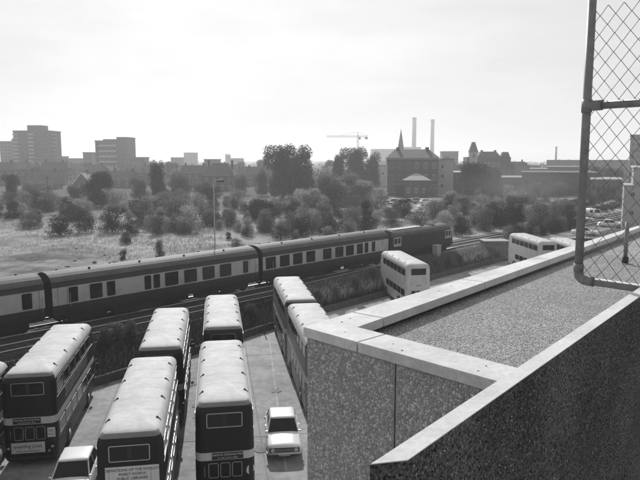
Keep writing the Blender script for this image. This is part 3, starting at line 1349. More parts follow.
CARM = {k: car_meshes(k) for k in ('car_white', 'car_grey', 'car_dark')}
CW, CR = wheel_mesh(.29, .16), rim_mesh(.29, .16)
HL = MB().tube((0, 0, 0), (0, -.03, 0), .08, 'lamp_glass', n=14).mesh('headlight')
HB = MB().tube((0, .01, 0), (0, -.022, 0), .098, 'chrome', n=14).mesh('lamp_bezel')
GR = MB().box(-.71, .71, -.012, .02, -.1, .1, 'trim_dark').mesh('grille')
GB = MB().box(-.6, .6, -.02, .0, -.006, .006, 'chrome').mesh('grille_bar')
BP = MB().path([(-.84, .25, 0), (-.80, .02, 0), (-.7, -.06, 0), (0, -.1, 0), (.7, -.06, 0), (.80, .02, 0), (.84, .25, 0)], .042, 'chrome', 8).mesh('bumper', True)
NP = MB().box(-.26, .26, -.01, .01, -.055, .055, 'paper').mesh('number_plate')


def make_car(loc, rz, paint, label, group=None, detail=True):
    c = thing('parked_car', label, 'car', loc, rz, group)
    bo, ro, pi_, gl = CARM[paint]
    link('body', bo, c)
    link('roof', ro, c)
    for q_ in pi_:
        link('pillar', q_, c)
    for nme, g in zip(('windscreen', 'side_window', 'rear_window', 'side_window'), gl):
        link(nme, g, c)
    for sx in (-1, 1):
        for wy in (.78, 3.3):
            w = link('wheel', CW, c, (sx * .74, wy, .29))
            if detail:
                link('rim', CR, w)
    link('bumper', BP, c, (0, -.03, .40))
    rb = link('bumper', BP, c, (0, 4.23, .45), math.pi)
    if detail:
        link('grille', GR, c, (0, -.005, .55))
        for k in (-.04, 0, .04):
            link('grille_bar', GB, c, (0, -.012, .55 + k))
        for sx in (-1, 1):
            link('headlight', HL, c, (sx * .55, -.03, .55))
            link('lamp_bezel', HB, c, (sx * .55, -.012, .55))
            link('door_handle', MB().box(-.01, .01, -.07, .07, -.012, .012, 'chrome').mesh('door_handle'), c, (sx * .835, 2.35, .78))
            link('wing_mirror', MB().box(-.05, .05, -.02, .02, -.035, .035, 'chrome').mesh('wing_mirror'), c, (sx * .8, 1.25, .93))
        link('number_plate', NP, c, (0, -.105, .36))
        for sx in (-1, 1):
            link('wiper', MB().tube((0, 0, 0), (.38, .12, .1), .008, 'trim_dark', n=4).mesh('wiper'), c, (-.2 + sx * .25, 1.30, .9))
    return c


p = at(284.5, 461, 0)
make_car((p.x, p.y, 0), R(6), 'car_white', 'white saloon car facing out beside the round badge bus')
p = at(62, 514, 0)
make_car((p.x + .1, p.y, 0), R(9.3), 'car_white', 'white car standing between the two poster bus and the lettered panel bus')


# ------------------------------------------------------------------ train
def s_px(px, py=275, off=1.4):
    r = ray(px, py)
    t = (A0.dot(NT) + off) / (r[0] * NT.x + r[1] * NT.y)
    return (Vector((r[0] * t, r[1] * t, 0)) - A0).dot(UT)


PROF = [(1.28, 0.95), (1.35, 1.3), (1.37, 1.70), (1.37, 2.4), (1.35, 3.0), (1.30, 3.38), (1.2, 3.55), (1.0, 3.74), (.7, 3.9), (.35, 4.0), (0, 4.03)]


def shell(L, mf, prof=PROF, inset=.0):
    full = prof + [(-x, z) for x, z in prof[-2::-1]]
    m = MB()
    rings = [[(x, y, z) for x, z in full] for y in (0, L)]
    m.loft(rings, lambda i, k: mf((full[k][1] + full[(k + 1) % len(full)][1]) / 2 if k < len(full) - 1 else 0), closed=True)
    for i, f in enumerate(m.f):
        if len(f) > 4:
            m.m[i] = m.mi('underframe')
    return m.mesh('body')


def coach_paint(z):
    if z > 3.38:
        return 'coach_roof'
    if 1.7 < z < 3.0:
        return 'coach_band'
    if z < .9:
        return 'underframe'
    return 'coach_low'  # lower side; strip above the band is gutter line plus painted-in shadow


CL = 19.6
COACH = shell(CL, coach_paint)
TW = wheel_mesh(.46, .13)


def bogie(parent, y):
    b = link('bogie', MB().box(-1.05, 1.05, -1.5, 1.5, .42, .62, 'underframe').box(-1.12, -1.0, -1.6, 1.6, .35, .75, 'underframe').box(1.0, 1.12, -1.6, 1.6, .35, .75, 'underframe').mesh('bogie'), parent, (0, y, 0))
    for sx in (-.75, .75):
        for wy in (-1.3, 1.3):
            link('wheel', TW, b, (sx, wy, .46))


VM = MB().tube((0, 0, -.02), (0, 0, .10), .11, 'underframe', .07, n=10).mesh('roof_ventilator')


def make_coach(s0, wins, label):
    p = trk(s0, 0, ZR)
    c = thing('railway_coach', label, 'railway coach', p, TYAW, 'coaches of the passenger train')
    link('body', COACH, c)
    for (s, w, h) in wins:
        y = s - s0
        if not (w / 2 + .15 < y < CL - w / 2 - .15):
            continue
        for sx, rz in ((1, math.pi / 2), (-1, -math.pi / 2)):
            wo_ = link('window', pane(round(w, 1), h, .09, .03, 'trim_dark'), c, (sx * 1.375, y, 2.36), rz)
            if w > .9:
                link('ventilator_bar', MB().box(-w / 2 + .03, w / 2 - .03, -.02, 0, -.015, .015, 'coach_low').mesh('ventilator_bar'), wo_, (0, 0, h * .2))
    link('underframe', MB().box(-1.2, 1.2, .1, CL - .1, .74, .95, 'underframe').box(.5, 1.15, 4.9, 9.2, .22, .74, 'underframe').box(-1.1, .3, 9.4, 12.4, .2, .74, 'underframe').box(.3, 1.1, 12.9, 15.0, .22, .74, 'underframe').box(-1.1, -.4, 4.6, 8.0, .15, .74, 'underframe').mesh('underframe'), c)
    bogie(c, 2.7)
    bogie(c, CL - 2.7)
    for y in (-.3, CL):
        link('gangway', MB().box(-.55, .55, 0, .3, 1.0, 3.35, 'underframe').mesh('gangway'), c, (0, y, 0))
    for sx in (-.87, .87):
        for y in (-.5, CL):
            link('buffer', MB().tube((0, 0, 0), (0, .5, 0), .12, 'underframe', n=8).mesh('buffer'), c, (sx, y, 1.05))
    for k in range(9):
        y = 1.2 + k * 2.15
        link('roof_ventilator', VM, c, (.42 if k % 2 else -.42, y, 3.97))
    for sx in (-1, 1):
        link('gutter', MB().box(-.02, .02, .1, CL - .1, -.02, .02, 'underframe').mesh('gutter'), c, (sx * 1.315, 0, 3.38))
        # door edges and grab rails
        for y in (.75, CL - .75):
            dr = link('door', MB().box(-.004, .012, -.36, -.345, 1.05, 3.1, 'trim_dark').box(-.004, .012, .345, .36, 1.05, 3.1, 'trim_dark').mesh('door'), c, (sx * 1.368, y, 0))
            link('door_handle', MB().box(0, .03, -.07, .07, -.015, .015, 'chrome').mesh('door_handle'), dr, (.004 * sx, .2, 1.85))
            link('grab_rail', MB().tube((0, 0, 1.5), (0, 0, 2.5), .02, 'chrome', n=5).mesh('grab_rail'), c, (sx * 1.41, y + .55, 0))
    return c


w2 = [(73, .7), (96, 1.0), (111, .65), (148, .6), (157, .6), (172, 1.3), (191, 1.3), (209, 1.3), (226, 1.3), (246, .6)]
w3 = [(260, .6), (271, 1.3), (285, 1.3), (298, 1.3), (311, 1.3), (327.5, 1.3), (339.5, 1.3), (350, 1.3), (360, 1.0), (366.5, .6), (373.5, .6)]
make_coach(.35, [(s_px(px, 281), w, 1.12) for px, w in w2], 'two tone coach with few windows at its luggage end, behind the rear buses')
make_coach(20.5, [(s_px(px, 262), w, 1.12) for px, w in w3], 'two tone coach with a full row of windows, coupled to the locomotive')
make_coach(-19.8, [(s_px(27, 298), .7, 1.12)] + [(-17 + 1.9 * k, 1.2, 1.12) for k in range(7)], 'last coach of the train, with a lone door window by the gangway')

# locomotive
LL = 13.9
lp = thing('diesel_locomotive', 'dark diesel locomotive with pale cab panels at the head of the train', 'locomotive', trk(40.6, 0, ZR), TYAW)
LPROF = [(1.28, 0.95), (1.34, 1.3), (1.35, 1.7), (1.35, 2.9), (1.30, 3.15), (1.12, 3.45), (.8, 3.65), (.4, 3.74), (0, 3.77)]
full = LPROF + [(-x, z) for x, z in LPROF[-2::-1]]
m = MB()
ys = [(0.0, .86, 2.2), (.12, .95, 2.4), (.75, 1.0, 3.6), (1.0, 1, 9), (LL - 1.0, 1, 9), (LL - .75, 1.0, 3.6), (LL - .12, .95, 2.4), (LL, .86, 2.2)]
rings = []
for i, (y, k, zt) in enumerate(ys):
    ring = []
    for x, z in full:
        yy = y
        if i in (0, 1) and z > 2.0:
            yy = y + (z - 2.0) * .42
        if i in (6, 7) and z > 2.0:
            yy = y - (z - 2.0) * .42
        ring.append((x * k, yy, z if k == 1 else .95 + (z - .95) * (.96 if z > 3 else 1)))
    rings.append(ring)
m.loft(rings, lambda i, k: 'loco_roof' if full[min(k, len(full) - 1)][1] > 3.1 and full[(k + 1) % len(full)][1] > 3.1 else 'loco_body')
link('body', m.mesh('body'), lp)
link('underframe', MB().box(-1.2, 1.2, .5, LL - .5, .72, .95, 'underframe').box(-1.1, 1.1, 4.6, LL - 4.6, .28, .72, 'underframe').mesh('underframe'), lp)
bogie(lp, 2.9)
bogie(lp, LL - 2.9)
for sx, rz in ((1, math.pi / 2), (-1, -math.pi / 2)):
    for y in (1.35, LL - 1.35):
        cp = link('cab_panel', MB().box(-.008, .008, -.75, .75, 1.9, 3.0, 'loco_panel').mesh('cab_panel'), lp, (sx * 1.352, y, 0))
        link('cab_window', pane(.55, .65, .05, .03, 'trim_dark'), cp, (sx * .012, -.36, 2.55), rz)
        link('cab_window', pane(.45, .65, .05, .03, 'trim_dark'), cp, (sx * .012, .33, 2.55), rz)
    for y in (3.6, 5.0, 6.4, 7.8, 9.4):
        g = link('grille', MB().box(-.01, .01, -.5, .5, -.35, .35, 'trim_dark').mesh('grille'), lp, (sx * 1.352, y, 2.65))
        for k in range(5):
            link('louvre', MB().box(0, .02, -.48, .48, -.02, .02, 'loco_body').mesh('louvre'), g, (sx * .012, 0, -.28 + k * .14))
link('roof_panel', MB().box(-.55, .55, 1.5, 7.6, 3.72, 3.80, 'loco_panel').mesh('roof_panel'), lp)
link('exhaust', MB().tube((0, 8.3, 3.72), (0, 8.3, 3.9), .25, 'underframe', n=12).mesh('exhaust'), lp)
link('fan_grille', MB().tube((0, 10.2, 3.7), (0, 10.2, 3.82), .6, 'underframe', n=20).mesh('fan_grille'), lp)
for y in (-.55, LL):
    for sx in (-.87, .87):
        link('buffer', MB().tube((0, 0, 0), (0, .55, 0), .14, 'underframe', n=8).mesh('buffer'), lp, (sx, y, 1.05))


# ------------------------------------------------------------------ yard furniture
# lighting column
p = at(216, 297, 0)
tp = aty(218, 183, p.y)
lc = thing('lamp_column', 'tall thin pale lamp column beyond the parked buses', 'lamp column', (p.x, p.y, ground_z(p.x, p.y)))
hz = tp.z - lc.location.z
MB().tube((0, 0, 0), (0, 0, 1.3), .11, 'lamp_post', .11, 10).build('base', lc, True)
MB().tube((0, 0, 1.3), (0, 0, hz), .065, 'lamp_post', .04, 8).build('pole', lc, True)
MB().path([(0, 0, hz - .02), (.1, -.1, hz + .15), (.5, -.3, hz + .22)], .03, 'lamp_post', 6).build('arm', lc, True)
MB().tube((.4, -.25, hz + .2), (1.1, -.6, hz + .24), .13, 'steel_far', .10, 8).build('lantern', lc, True)
for (px, pb, pt, nm, lab) in ((232, 205, 172, 'timber_pole', 'slim dark pole in the scrub near the hipped roof house'), (49, 212, 176, 'timber_pole', 'slim dark pole among bushes below the gabled house')):
    p = gnd(px, pb)
    t_ = thing(nm, lab, 'pole', p)
    hh = aty(px, pt, p.y).z - p.z
    MB().tube((0, 0, 0), (0, 0, hh), .13, 'timber', .09, 8).build('pole', t_, True)
    MB().box(-.6, .6, -.06, .06, hh - .5, hh - .38, 'timber').build('crossarm', t_)
# yard posts by the bank
for (px, py, h_, lab) in ((264.5, 334, 1.1, 'short post standing at the yard edge beside the grey sided buses'), (469, 263, 1.9, 'dark post by the bank, next to the hut'),
                          (473, 262.5, 1.9, 'dark leaning post nearest the hut'), (125, 372, 1.9, 'thin bent post by the wall between the parked buses'), (447, 268, 1.7, 'dark post rising from scrub beside the cream bus')):
    p = at(px, py, 0)
    s_, o_ = s_off(p.x, p.y)
    if o_ < base_off(s_) + .4:
        p = trk(s_, base_off(s_) + .4, 0)
    t_ = thing('yard_post', lab, 'post', (p.x, p.y, 0))
    MB().tube((0, 0, 0), (.05, .03, h_), .055, 'timber', .05, 7).build('post', t_)
    MB().tube((.05, .03, h_), (.05, .03, h_ + .05), .07, 'timber', .03, 7).build('cap', t_)
# dark hut
p = at(484, 261, 0)
q = at(510, 262, 0)
hu = thing('hut', 'dark flat roofed site hut on the yard behind the long coping', 'hut', (p.x, p.y, 0), R(3))
hw = (q - p).length
hh = 2.7
MB().box(0, hw, 0, 2.4, .15, hh, 'hut').build('wall', hu)
MB().box(-.1, hw + .1, -.1, 2.5, hh, hh + .1, 'lead').build('roof', hu)
for k in range(9):
    MB().box(hw * k / 9 + .02, hw * (k + 1) / 9 - .02, -.025, -.001, .2, hh - .05, 'hut').build('plank', hu)
MB().box(0, .12, .1, 2.3, 0, .15, 'timber').box(hw - .12, hw, .1, 2.3, 0, .15, 'timber').build('skid', hu)
# pale relay cabinet behind the cream bus
p = at(427, 262, 1.0)
s_, o_ = s_off(p.x, p.y)
p = trk(s_, top_off(s_) - .2, ZF)
rc = thing('relay_cabinet', 'pale upright trackside cabinet behind the cream bus', 'cabinet', p, TYAW)
MB().box(-.35, .35, -.45, .45, 0, 1.7, 'stone_pale').build('case', rc)
MB().box(-.42, .42, -.52, .52, 1.7, 1.78, 'stone_pale').build('lid', rc)
MB().box(.35, .37, -.4, .4, .12, 1.6, 'stone_pale').build('door', rc)
MB().box(-.37, .37, -.47, .47, -.1, .06, 'kerb').build('plinth', rc)


# ------------------------------------------------------------------ vegetation
def leaves(name, n, blobs, size, mt, flat=0.0):
    vol = [b[3] * b[4] * b[5] for b in blobs]
    v, f = [], []
    for k in range(n):
        b = random.choices(blobs, vol)[0]
        while True:
            d = Vector((random.gauss(0, 1), random.gauss(0, 1), random.gauss(0, 1)))
            if d.length > .01:
                break
        d.normalize()
        r = random.uniform(.25, 1.0) ** .5 * random.uniform(.88, 1.1)
        c = Vector((b[0] + d.x * r * b[3], b[1] + d.y * r * b[4], b[2] + d.z * r * b[5]))
        if c.z < .05:
            c.z = random.uniform(.05, .5)
        nrm = (d + Vector((random.gauss(0, .7), random.gauss(0, .7), random.gauss(.35, .7)))).normalized()
        x = nrm.cross(Vector((random.random(), random.random(), random.random()))).normalized()
        y = nrm.cross(x)
        s_ = size * random.uniform(.55, 1.35)
        o = len(v)
        v += [tuple(c - x * s_ * .5), tuple(c - y * s_ * .32 + nrm * s_ * .1), tuple(c + x * s_ * .5), tuple(c + y * s_ * .32 + nrm * s_ * .1)]
        f.append((o, o + 1, o + 2, o + 3))
    me = bpy.data.meshes.new(name)
    me.from_pydata(v, [], f)
    me.materials.append(MATS[mt])
    me.update()
    return me


def blobset(k, w, h, base=.15, spread=.6):
    out = [(0, 0, h * .5, w * .33, w * .33, h * .42)]
    for i in range(5):
        a = i * 1.257 + random.uniform(-.3, .3)
        out.append((math.cos(a) * w * .24, math.sin(a) * w * .24, h * .16, w * .2, w * .2, h * .17))
    for i in range(k):
        a = random.uniform(0, 6.28)
        rr = random.uniform(.15, spread) * w * .5
        z = h * random.uniform(base + .12, .86)
        q = random.uniform(.13, .25)
        out.append((math.cos(a) * rr, math.sin(a) * rr, z, w * q, w * q, h * q * .75))
    return out


def stem_mesh(h, r, k):
    m = MB()
    for i in range(k):
        a = random.uniform(0, 6.28)
        e = random.uniform(.1, .35) * h
        m.path([(0, 0, -.1), (math.cos(a) * e * .3, math.sin(a) * e * .3, h * .3), (math.cos(a) * e, math.sin(a) * e, h * random.uniform(.6, .8))], r, 'bark', 5)
    return m.mesh('stems')


def trunk_mesh(h, r):
    m = MB()
    m.tube((0, 0, -.2), (0, 0, h * .35), r, 'bark', r * .75, 8)
    m.tube((0, 0, h * .35), (h * .03, h * .02, h * .8), r * .75, 'bark', r * .15, 7)
    for i in range(9):
        a = i * 2.4
        z = h * random.uniform(.25, .6)
        e = h * random.uniform(.16, .28)
        m.tube((0, 0, z), (math.cos(a) * e, math.sin(a) * e, z + h * random.uniform(.12, .25)), r * .35, 'bark', r * .08, 6)
    return m.mesh('trunk')


# unit plants: 1 high, scaled at placing
BUSH = {}
for mt_ in ('leaf_dark', 'leaf_mid', 'leaf_pale'):
    BUSH[mt_] = [(leaves('foliage', 4200, blobset(12, 1.25 * 3, 3, .05, .75), .125, mt_), stem_mesh(3, .03, 7)) for k in range(4)]
    BUSH[mt_ + '_tall'] = [(leaves('foliage', 4000, blobset(12, .8 * 3, 3, .02, .7), .12, mt_), stem_mesh(3, .035, 6)) for k in range(3)]
TREE = {}
for mt_ in ('leaf_dark', 'leaf_mid', 'leaf_pale', 'leaf_far'):
    TREE[mt_] = [(leaves('crown', 15000, [(x, y, z + .4, a, b, c) for (x, y, z, a, b, c) in blobset(20, 9.5, 10.5, .02, .8)], .36, mt_), trunk_mesh(10, .32)) for k in range(3)]
nveg = [0]


def plant(px, pb, pt, wpx, kind, label, tall=False, group='scrub bushes on the waste ground', cat='bush', name='bush', dist=None):
    p = gnd(px, pb)
    if dist:
        p = aty(px, pb, dist)
        p.z = ground_z(p.x, p.y)
    h_ = max(.7, aty(px, pt, p.y).z - p.z)
    w_ = wpx * p.y / 640
    src = BUSH[kind + ('_tall' if tall else '')]
    fo, stx = src[nveg[0] % len(src)]
    nveg[0] += 1
    b = thing(name, label, cat, p, random.uniform(0, 6.28), group)
    sx = w_ / (2.4 if tall else 3.6)
    b.scale = (sx, sx, h_ / 2.9)
    link('foliage', fo, b)
    link('stems', stx, b)
    return b


def tree(px, pb, pt, wpx, kind, label, group=None, dist=None):
    p = gnd(px, pb)
    if dist:
        r_ = ray(px, pb)
        p = Vector((r_[0] / r_[1] * dist, dist, ZF))
    h_ = aty(px, pt, p.y).z - p.z
    w_ = wpx * p.y / 640
    src = TREE[kind]
    cr_, tr_ = src[nveg[0] % len(src)]
    nveg[0] += 1
    b = thing('tree', label, 'tree', p, random.uniform(0, 6.28), group)
    b.scale = (w_ / 9.3, w_ / 9.3, h_ / 11)
    link('crown', cr_, b)
    link('trunk', tr_, b)
    return b


tree(283, 199, 143, 34, 'leaf_dark', 'tall dark tree, one of a pair left of the tower crane')
tree(301, 197, 143, 36, 'leaf_dark', 'broad dark tree, tallest crown beside the pale tall bushes')
tree(338, 191, 151, 16, 'leaf_dark', 'small round topped dark tree under the crane jib')
tree(356, 190, 146, 30, 'leaf_dark', 'dark tree standing under the tower crane mast')
tree(372, 190, 150, 20, 'leaf_dark', 'dark tree touching the big brick building')
tree(102, 207, 168, 36, 'leaf_dark', 'dark rounded tree below the office block')
tree(12, 202, 173, 17, 'leaf_dark', 'small dark tree below the tower blocks')
tree(158, 203, 158, 17, 'leaf_dark', 'narrow tall dark tree by the flat topped houses')
tree(472, 199, 158, 36, 'leaf_dark', 'dark spreading tree in front of the turreted building')
tree(492, 196, 164, 24, 'leaf_mid', 'grey green tree next to the turreted building')
tree(330, 210, 168, 40, 'leaf_pale', 'tall pale tree in front of the dark pair')
tree(362, 206, 179, 30, 'leaf_pale', 'round pale tree beside the parked cars')
tree(312, 216, 185, 34, 'leaf_pale', 'pale speckled sapling clump in front of the tall dark trees')
tree(345, 205, 172, 34, 'leaf_mid', 'mid grey tree behind the round pale tree')
tree(262, 196, 168, 16, 'leaf_mid', 'slim tree close to the signal like pale post')
tree(240, 195, 172, 20, 'leaf_mid', 'tree beside the hipped roof house')
tree(180, 198, 170, 24, 'leaf_mid', 'tree beside the narrow tall dark tree')
tree(140, 200, 176, 20, 'leaf_mid', 'low tree between the office block and the narrow tree')
tree(205, 200, 180, 22, 'leaf_mid', 'tree in the garden before the hipped roof house')
tree(30, 205, 182, 20, 'leaf_mid', 'low tree beside the gabled house')
tree(75, 204, 184, 16, 'leaf_mid', 'low tree below the gabled house')

big = [(60, 236, 212, 32, 'leaf_dark', 'very dark round bush on the edge of the bare ground'),
       (86, 233, 207, 26, 'leaf_dark', 'dark upright bush, left of two that touch'),
       (112, 233, 205, 34, 'leaf_dark', 'dark wide bush below the rounded tree'),
       (30, 229, 211, 30, 'leaf_mid', 'flowering grey bush beside the very dark round bush'),
       (150, 231, 214, 18, 'leaf_pale', 'pale fluffy bush on the near edge of the scrub'),
       (175, 228, 196, 28, 'leaf_mid', 'tall grey bush behind the lamp column'),
       (145, 224, 195, 24, 'leaf_mid', 'grey bush behind the pale fluffy one'),
       (190, 233, 206, 28, 'leaf_pale', 'pale bush near the top of the lamp column'),
       (126, 245, 231, 16, 'leaf_dark', 'small dark bush standing alone on the bare ground'),
       (123, 261, 249, 9, 'leaf_dark', 'tiny dark shrub just behind the coach roof'),
       (160, 258, 238, 13, 'leaf_mid', 'upright young birch like shrub just behind the coach roof'),
       (236, 247, 237, 16, 'leaf_mid', 'low bush behind the coach gangway'),
       (266, 232, 208, 24, 'leaf_mid', 'rounded bush behind the second coach'),
       (293, 236, 212, 26, 'leaf_mid', 'rounded bush with pale top behind the second coach'),
       (326, 232, 200, 22, 'leaf_mid', 'tall bush behind the second coach windows'),
       (352, 228, 205, 30, 'leaf_mid', 'wide bush behind the locomotive end of the coach'),
       (366, 229, 198, 14, 'leaf_dark', 'narrow dark cypress like bush behind the coach end'),
       (392, 226, 208, 26, 'leaf_mid', 'bush close behind the locomotive roof'),
       (420, 224, 208, 24, 'leaf_mid', 'bush between the locomotive and the parked cars'),
       (452, 228, 204, 24, 'leaf_pale', 'pale bush ahead of the locomotive nose'),
       (462, 236, 214, 26, 'leaf_dark', 'dark bush at the track edge ahead of the locomotive'),
       (484, 232, 208, 26, 'leaf_mid', 'bush overhanging the far track'),
       (500, 228, 200, 28, 'leaf_dark', 'dark bush above the hut'),
       (515, 226, 194, 26, 'leaf_dark', 'tall dark bush above the hut roof corner'),
       (540, 225, 197, 30, 'leaf_mid', 'bush behind the far pale buses'),
       (556, 230, 213, 18, 'leaf_mid', 'round bush near the open tarmac'),
       (570, 222, 204, 16, 'leaf_dark', 'dark bush beside the fence post'),
       (530, 212, 190, 26, 'leaf_mid', 'bush in front of the long dark shed')]
for (px, pb, pt, w_, kd, lab) in big:
    plant(px, pb, pt, w_, kd, lab, tall=(w_ < (pb - pt) * 1.0))

random.seed(21)
cnt = 0
for k in range(900):
    if cnt >= 225:
        break
    px = random.uniform(-25, 530)
    pb = random.uniform(197, 240)
    if px < 120 and pb > 226 - (120 - px) * .03:
        continue
    if px < 210 and pb > 236:
        continue
    if 378 < px < 470 and 200 < pb < 212:
        continue
    if px > 380 and pb > 224:
        continue
    if 215 < px < 275 and 198 < pb < 205:
        continue
    pr = gnd(px, pb)
    if s_off(pr.x, pr.y)[1] > -9:
        continue
    hp = random.uniform(7, 24) * (1 if pb > 208 else .7)
    wp_ = hp * random.uniform(.8, 1.5)
    kd = random.choices(['leaf_dark', 'leaf_mid', 'leaf_pale'], [.35, .38, .27])[0]
    lab = {'leaf_dark': 'dark scrub bush on the waste ground behind the train', 'leaf_mid': 'mid grey scrub bush on the waste ground behind the train',
           'leaf_pale': 'pale feathery scrub bush on the waste ground behind the train'}[kd]
    lab = lab.replace('scrub bush on', 'upright scrub bush, taller than wide, on') if wp_ < hp else lab.replace('scrub bush on', 'rounded scrub bush on')
    plant(px, pb, pb - hp, wp_, kd, lab, tall=wp_ < hp, group={'leaf_dark': 'dark scrub bushes', 'leaf_mid': 'grey scrub bushes', 'leaf_pale': 'pale scrub bushes'}[kd])
    cnt += 1
for k in range(60):
    px = random.uniform(432, 590)
    base = 236 - (px - 432) * .10
    pb = base - random.random() ** 1.3 * 30
    pr = gnd(px, pb)
    if s_off(pr.x, pr.y)[1] > -6 or (px < 470 and 199 < pb < 213):
        continue
    hp = random.uniform(10, 24) * (1.0 if pb > 212 else .75)
    kd = random.choices(['leaf_dark', 'leaf_mid', 'leaf_pale'], [.35, .5, .15])[0]
    lab = {'leaf_dark': 'dark leafy bush along the far side of the tracks', 'leaf_mid': 'grey leafy bush along the far side of the tracks', 'leaf_pale': 'pale leafy bush along the far side of the tracks'}[kd]
    plant(px, pb, pb - hp, hp * random.uniform(.9, 1.4), kd, lab, group=kd.replace('leaf_', '') + ' bushes along the tracks')
for k in range(17):
    px = 510 + k * 4.2 + random.uniform(-1.5, 1.5)
    pb = 246.8 - (px - 470) * .193 + random.uniform(0, 3)
    hp = random.uniform(9, 17)
    kd = 'leaf_dark' if k % 3 else 'leaf_mid'
    plant(px, pb, pb - hp, hp * random.uniform(1.0, 1.4), kd, ('dark' if k % 3 else 'grey') + ' bush screening the tracks beyond the far pale buses', group='bushes screening the tracks')
# hedge rows right of the fence post
for (x0, y0, x1, y1, hp, lab) in ((592, 207, 624, 194, 13, 'dark clipped hedge bush on the upper terrace by the pale end building'), (590, 216, 624, 206, 9, 'dark hedge bush on the lower terrace by the parked cars')):
    for k in range(6):
        t_ = k / 5
        px, pb = x0 + (x1 - x0) * t_, y0 + (y1 - y0) * t_
        plant(px, pb, pb - hp, 12, 'leaf_dark', lab, group='hedge bushes by the parked cars', name='hedge_bush')


# grass and weeds
def blades(name, pts, mt, h0, h1, wd):
    v, f = [], []
    for (x, y, z) in pts:
        for j in range(3):
            a = random.uniform(0, 6.28)
            h_ = random.uniform(h0, h1)
            lx, ly = random.gauss(0, .3) * h_, random.gauss(0, .3) * h_
            cx, cy = x + random.gauss(0, .12), y + random.gauss(0, .12)
            dx, dy = math.cos(a) * wd, math.sin(a) * wd
            o = len(v)
            v += [(cx - dx, cy - dy, z - .03), (cx + dx, cy + dy, z - .03), (cx + lx, cy + ly, z + h_)]
            f.append((o, o + 1, o + 2))
    me = bpy.data.meshes.new(name)
    me.from_pydata(v, [], f)
    me.materials.append(MATS[mt])
    me.update()
    return me


random.seed(5)
pts = []
for k in range(16000):
    s_ = random.uniform(-14, 40)
    b_, t_ = base_off(s_), top_off(s_)
    o_ = random.uniform(t_ - 1.0, b_ - .1)
    p = trk(s_, o_)
    pts.append((p.x, p.y, ground_z(p.x, p.y)))
tag(link('bank_grass', blades('bank_grass', pts, 'weed_dark', .15, .5, .03)), 'rank grass covering the bank above the yard wall', None, kind='stuff')
pts = []
for k in range(9000):
    s_ = random.uniform(21, 76)
    p = trk(s_, random.uniform(top_off(s_) - .6, base_off(s_) - .3))
    pts.append((p.x, p.y, ground_z(p.x, p.y)))
tag(link('tall_weeds', blades('tall_weeds', pts, 'weed', .4, 1.1, .03)), 'tall pale weeds on the bank beside the cream bus', None, kind='stuff')
pts = []
import mathutils.noise as mnoise
k = 0
while len(pts) < 45000 and k < 300000:
    k += 1
    s_ = random.uniform(-45, 170)
    o_ = -7.5 - random.random() ** 1.5 * 110
    p = trk(s_, o_)
    if mnoise.noise(Vector((p.x * .055, p.y * .055, 3.3))) + .25 * mnoise.noise(Vector((p.x * .3, p.y * .3, 1))) > (.12 if o_ > -40 else -.15):
        pts.append((p.x, p.y, ZF))
tag(link('field_weeds', blades('field_weeds', pts, 'weed', .15, .55, .035)), 'patches of weeds and long grass over the waste ground', None, kind='stuff')
# small dark weeds on the yard edge and on the bare ground
for (px, py, h_) in ((452, 270, 1.7), (462, 267, 1.3), (440, 273, 1.4), (478, 262, 1.0), (340, 303, 1.6), (355, 296, 1.8), (372, 288, 1.6), (325, 308, 1.3), (316, 306, 1.3), (250, 322, 1.0), (226, 330, 1.0), (118, 352, 1.2), (106, 358, 1.3), (132, 350, 1.2)):
    p = at(px, py, .5)
    s_, o_ = s_off(p.x, p.y)
    p = trk(s_, min(o_, base_off(s_) - .6))
    b = thing('weed_clump', 'dark weed clump growing on the foot of the railway bank', 'weeds', (p.x, p.y, ground_z(p.x, p.y)), random.uniform(0, 6), 'weed clumps on the railway bank')
    fo, stx = BUSH['leaf_mid_tall'][cnt % 3]
    cnt += 1
    b.scale = (.55, .55, h_ / 2.9)
    link('foliage', fo, b)
    link('stems', stx, b)
# rubble lumps on the bare ground
for k in range(26):
    px, py = random.uniform(0, 130), random.uniform(236, 268)
    p = at(px, py, ZF)
    if s_off(p.x, p.y)[1] > -7:
        continue
    r = random.uniform(.12, .28)
    o = link('rubble_lump', pebble_mesh('rubble_lump', [(0, 0, 0)], Vector((0, 0, 1)), r, r * 1.3, 'timber'), None, p)
    tag(o, 'lump of rubble or dead weed lying on the bare ground', 'rubble', 'rubble on the bare ground')


# ------------------------------------------------------------------ town
def win_mesh(w, h, fm='white_paint'):
    key = ('tw', w, h, fm)
    if key not in PM:
        m = MB()
        m.box(-w / 2, w / 2, -.04, .02, -h / 2, h / 2, fm)
        f = .1
        m.box(-w / 2 + f, -.04, -.06, -.041, -h / 2 + f, h / 2 - f, 'glass_far')
        m.box(.04, w / 2 - f, -.06, -.041, -h / 2 + f, h / 2 - f, 'glass_far')
        PM[key] = m.mesh('window')
    return PM[key]


def gable_roof(m, x0, x1, y0, y1, z0, z1, mt, over=.35, hip=0.0):
    ym = (y0 + y1) / 2
    x0, x1, y0, y1 = x0 - over, x1 + over, y0 - over, y1 + over
    z0 -= .1
    vs = [(x0, y0, z0), (x1, y0, z0), (x1, y1, z0), (x0, y1, z0), (x0 + hip, ym, z1), (x1 - hip, ym, z1),
          (x0, y0, z0 - .15), (x1, y0, z0 - .15), (x1, y1, z0 - .15), (x0, y1, z0 - .15)]
    m.add(vs, [(0, 1, 5, 4), (2, 3, 4, 5), (1, 2, 5), (3, 0, 4), (6, 7, 1, 0), (7, 8, 2, 1), (8, 9, 3, 2), (9, 6, 0, 3), (9, 8, 7, 6)], mt)
    return m


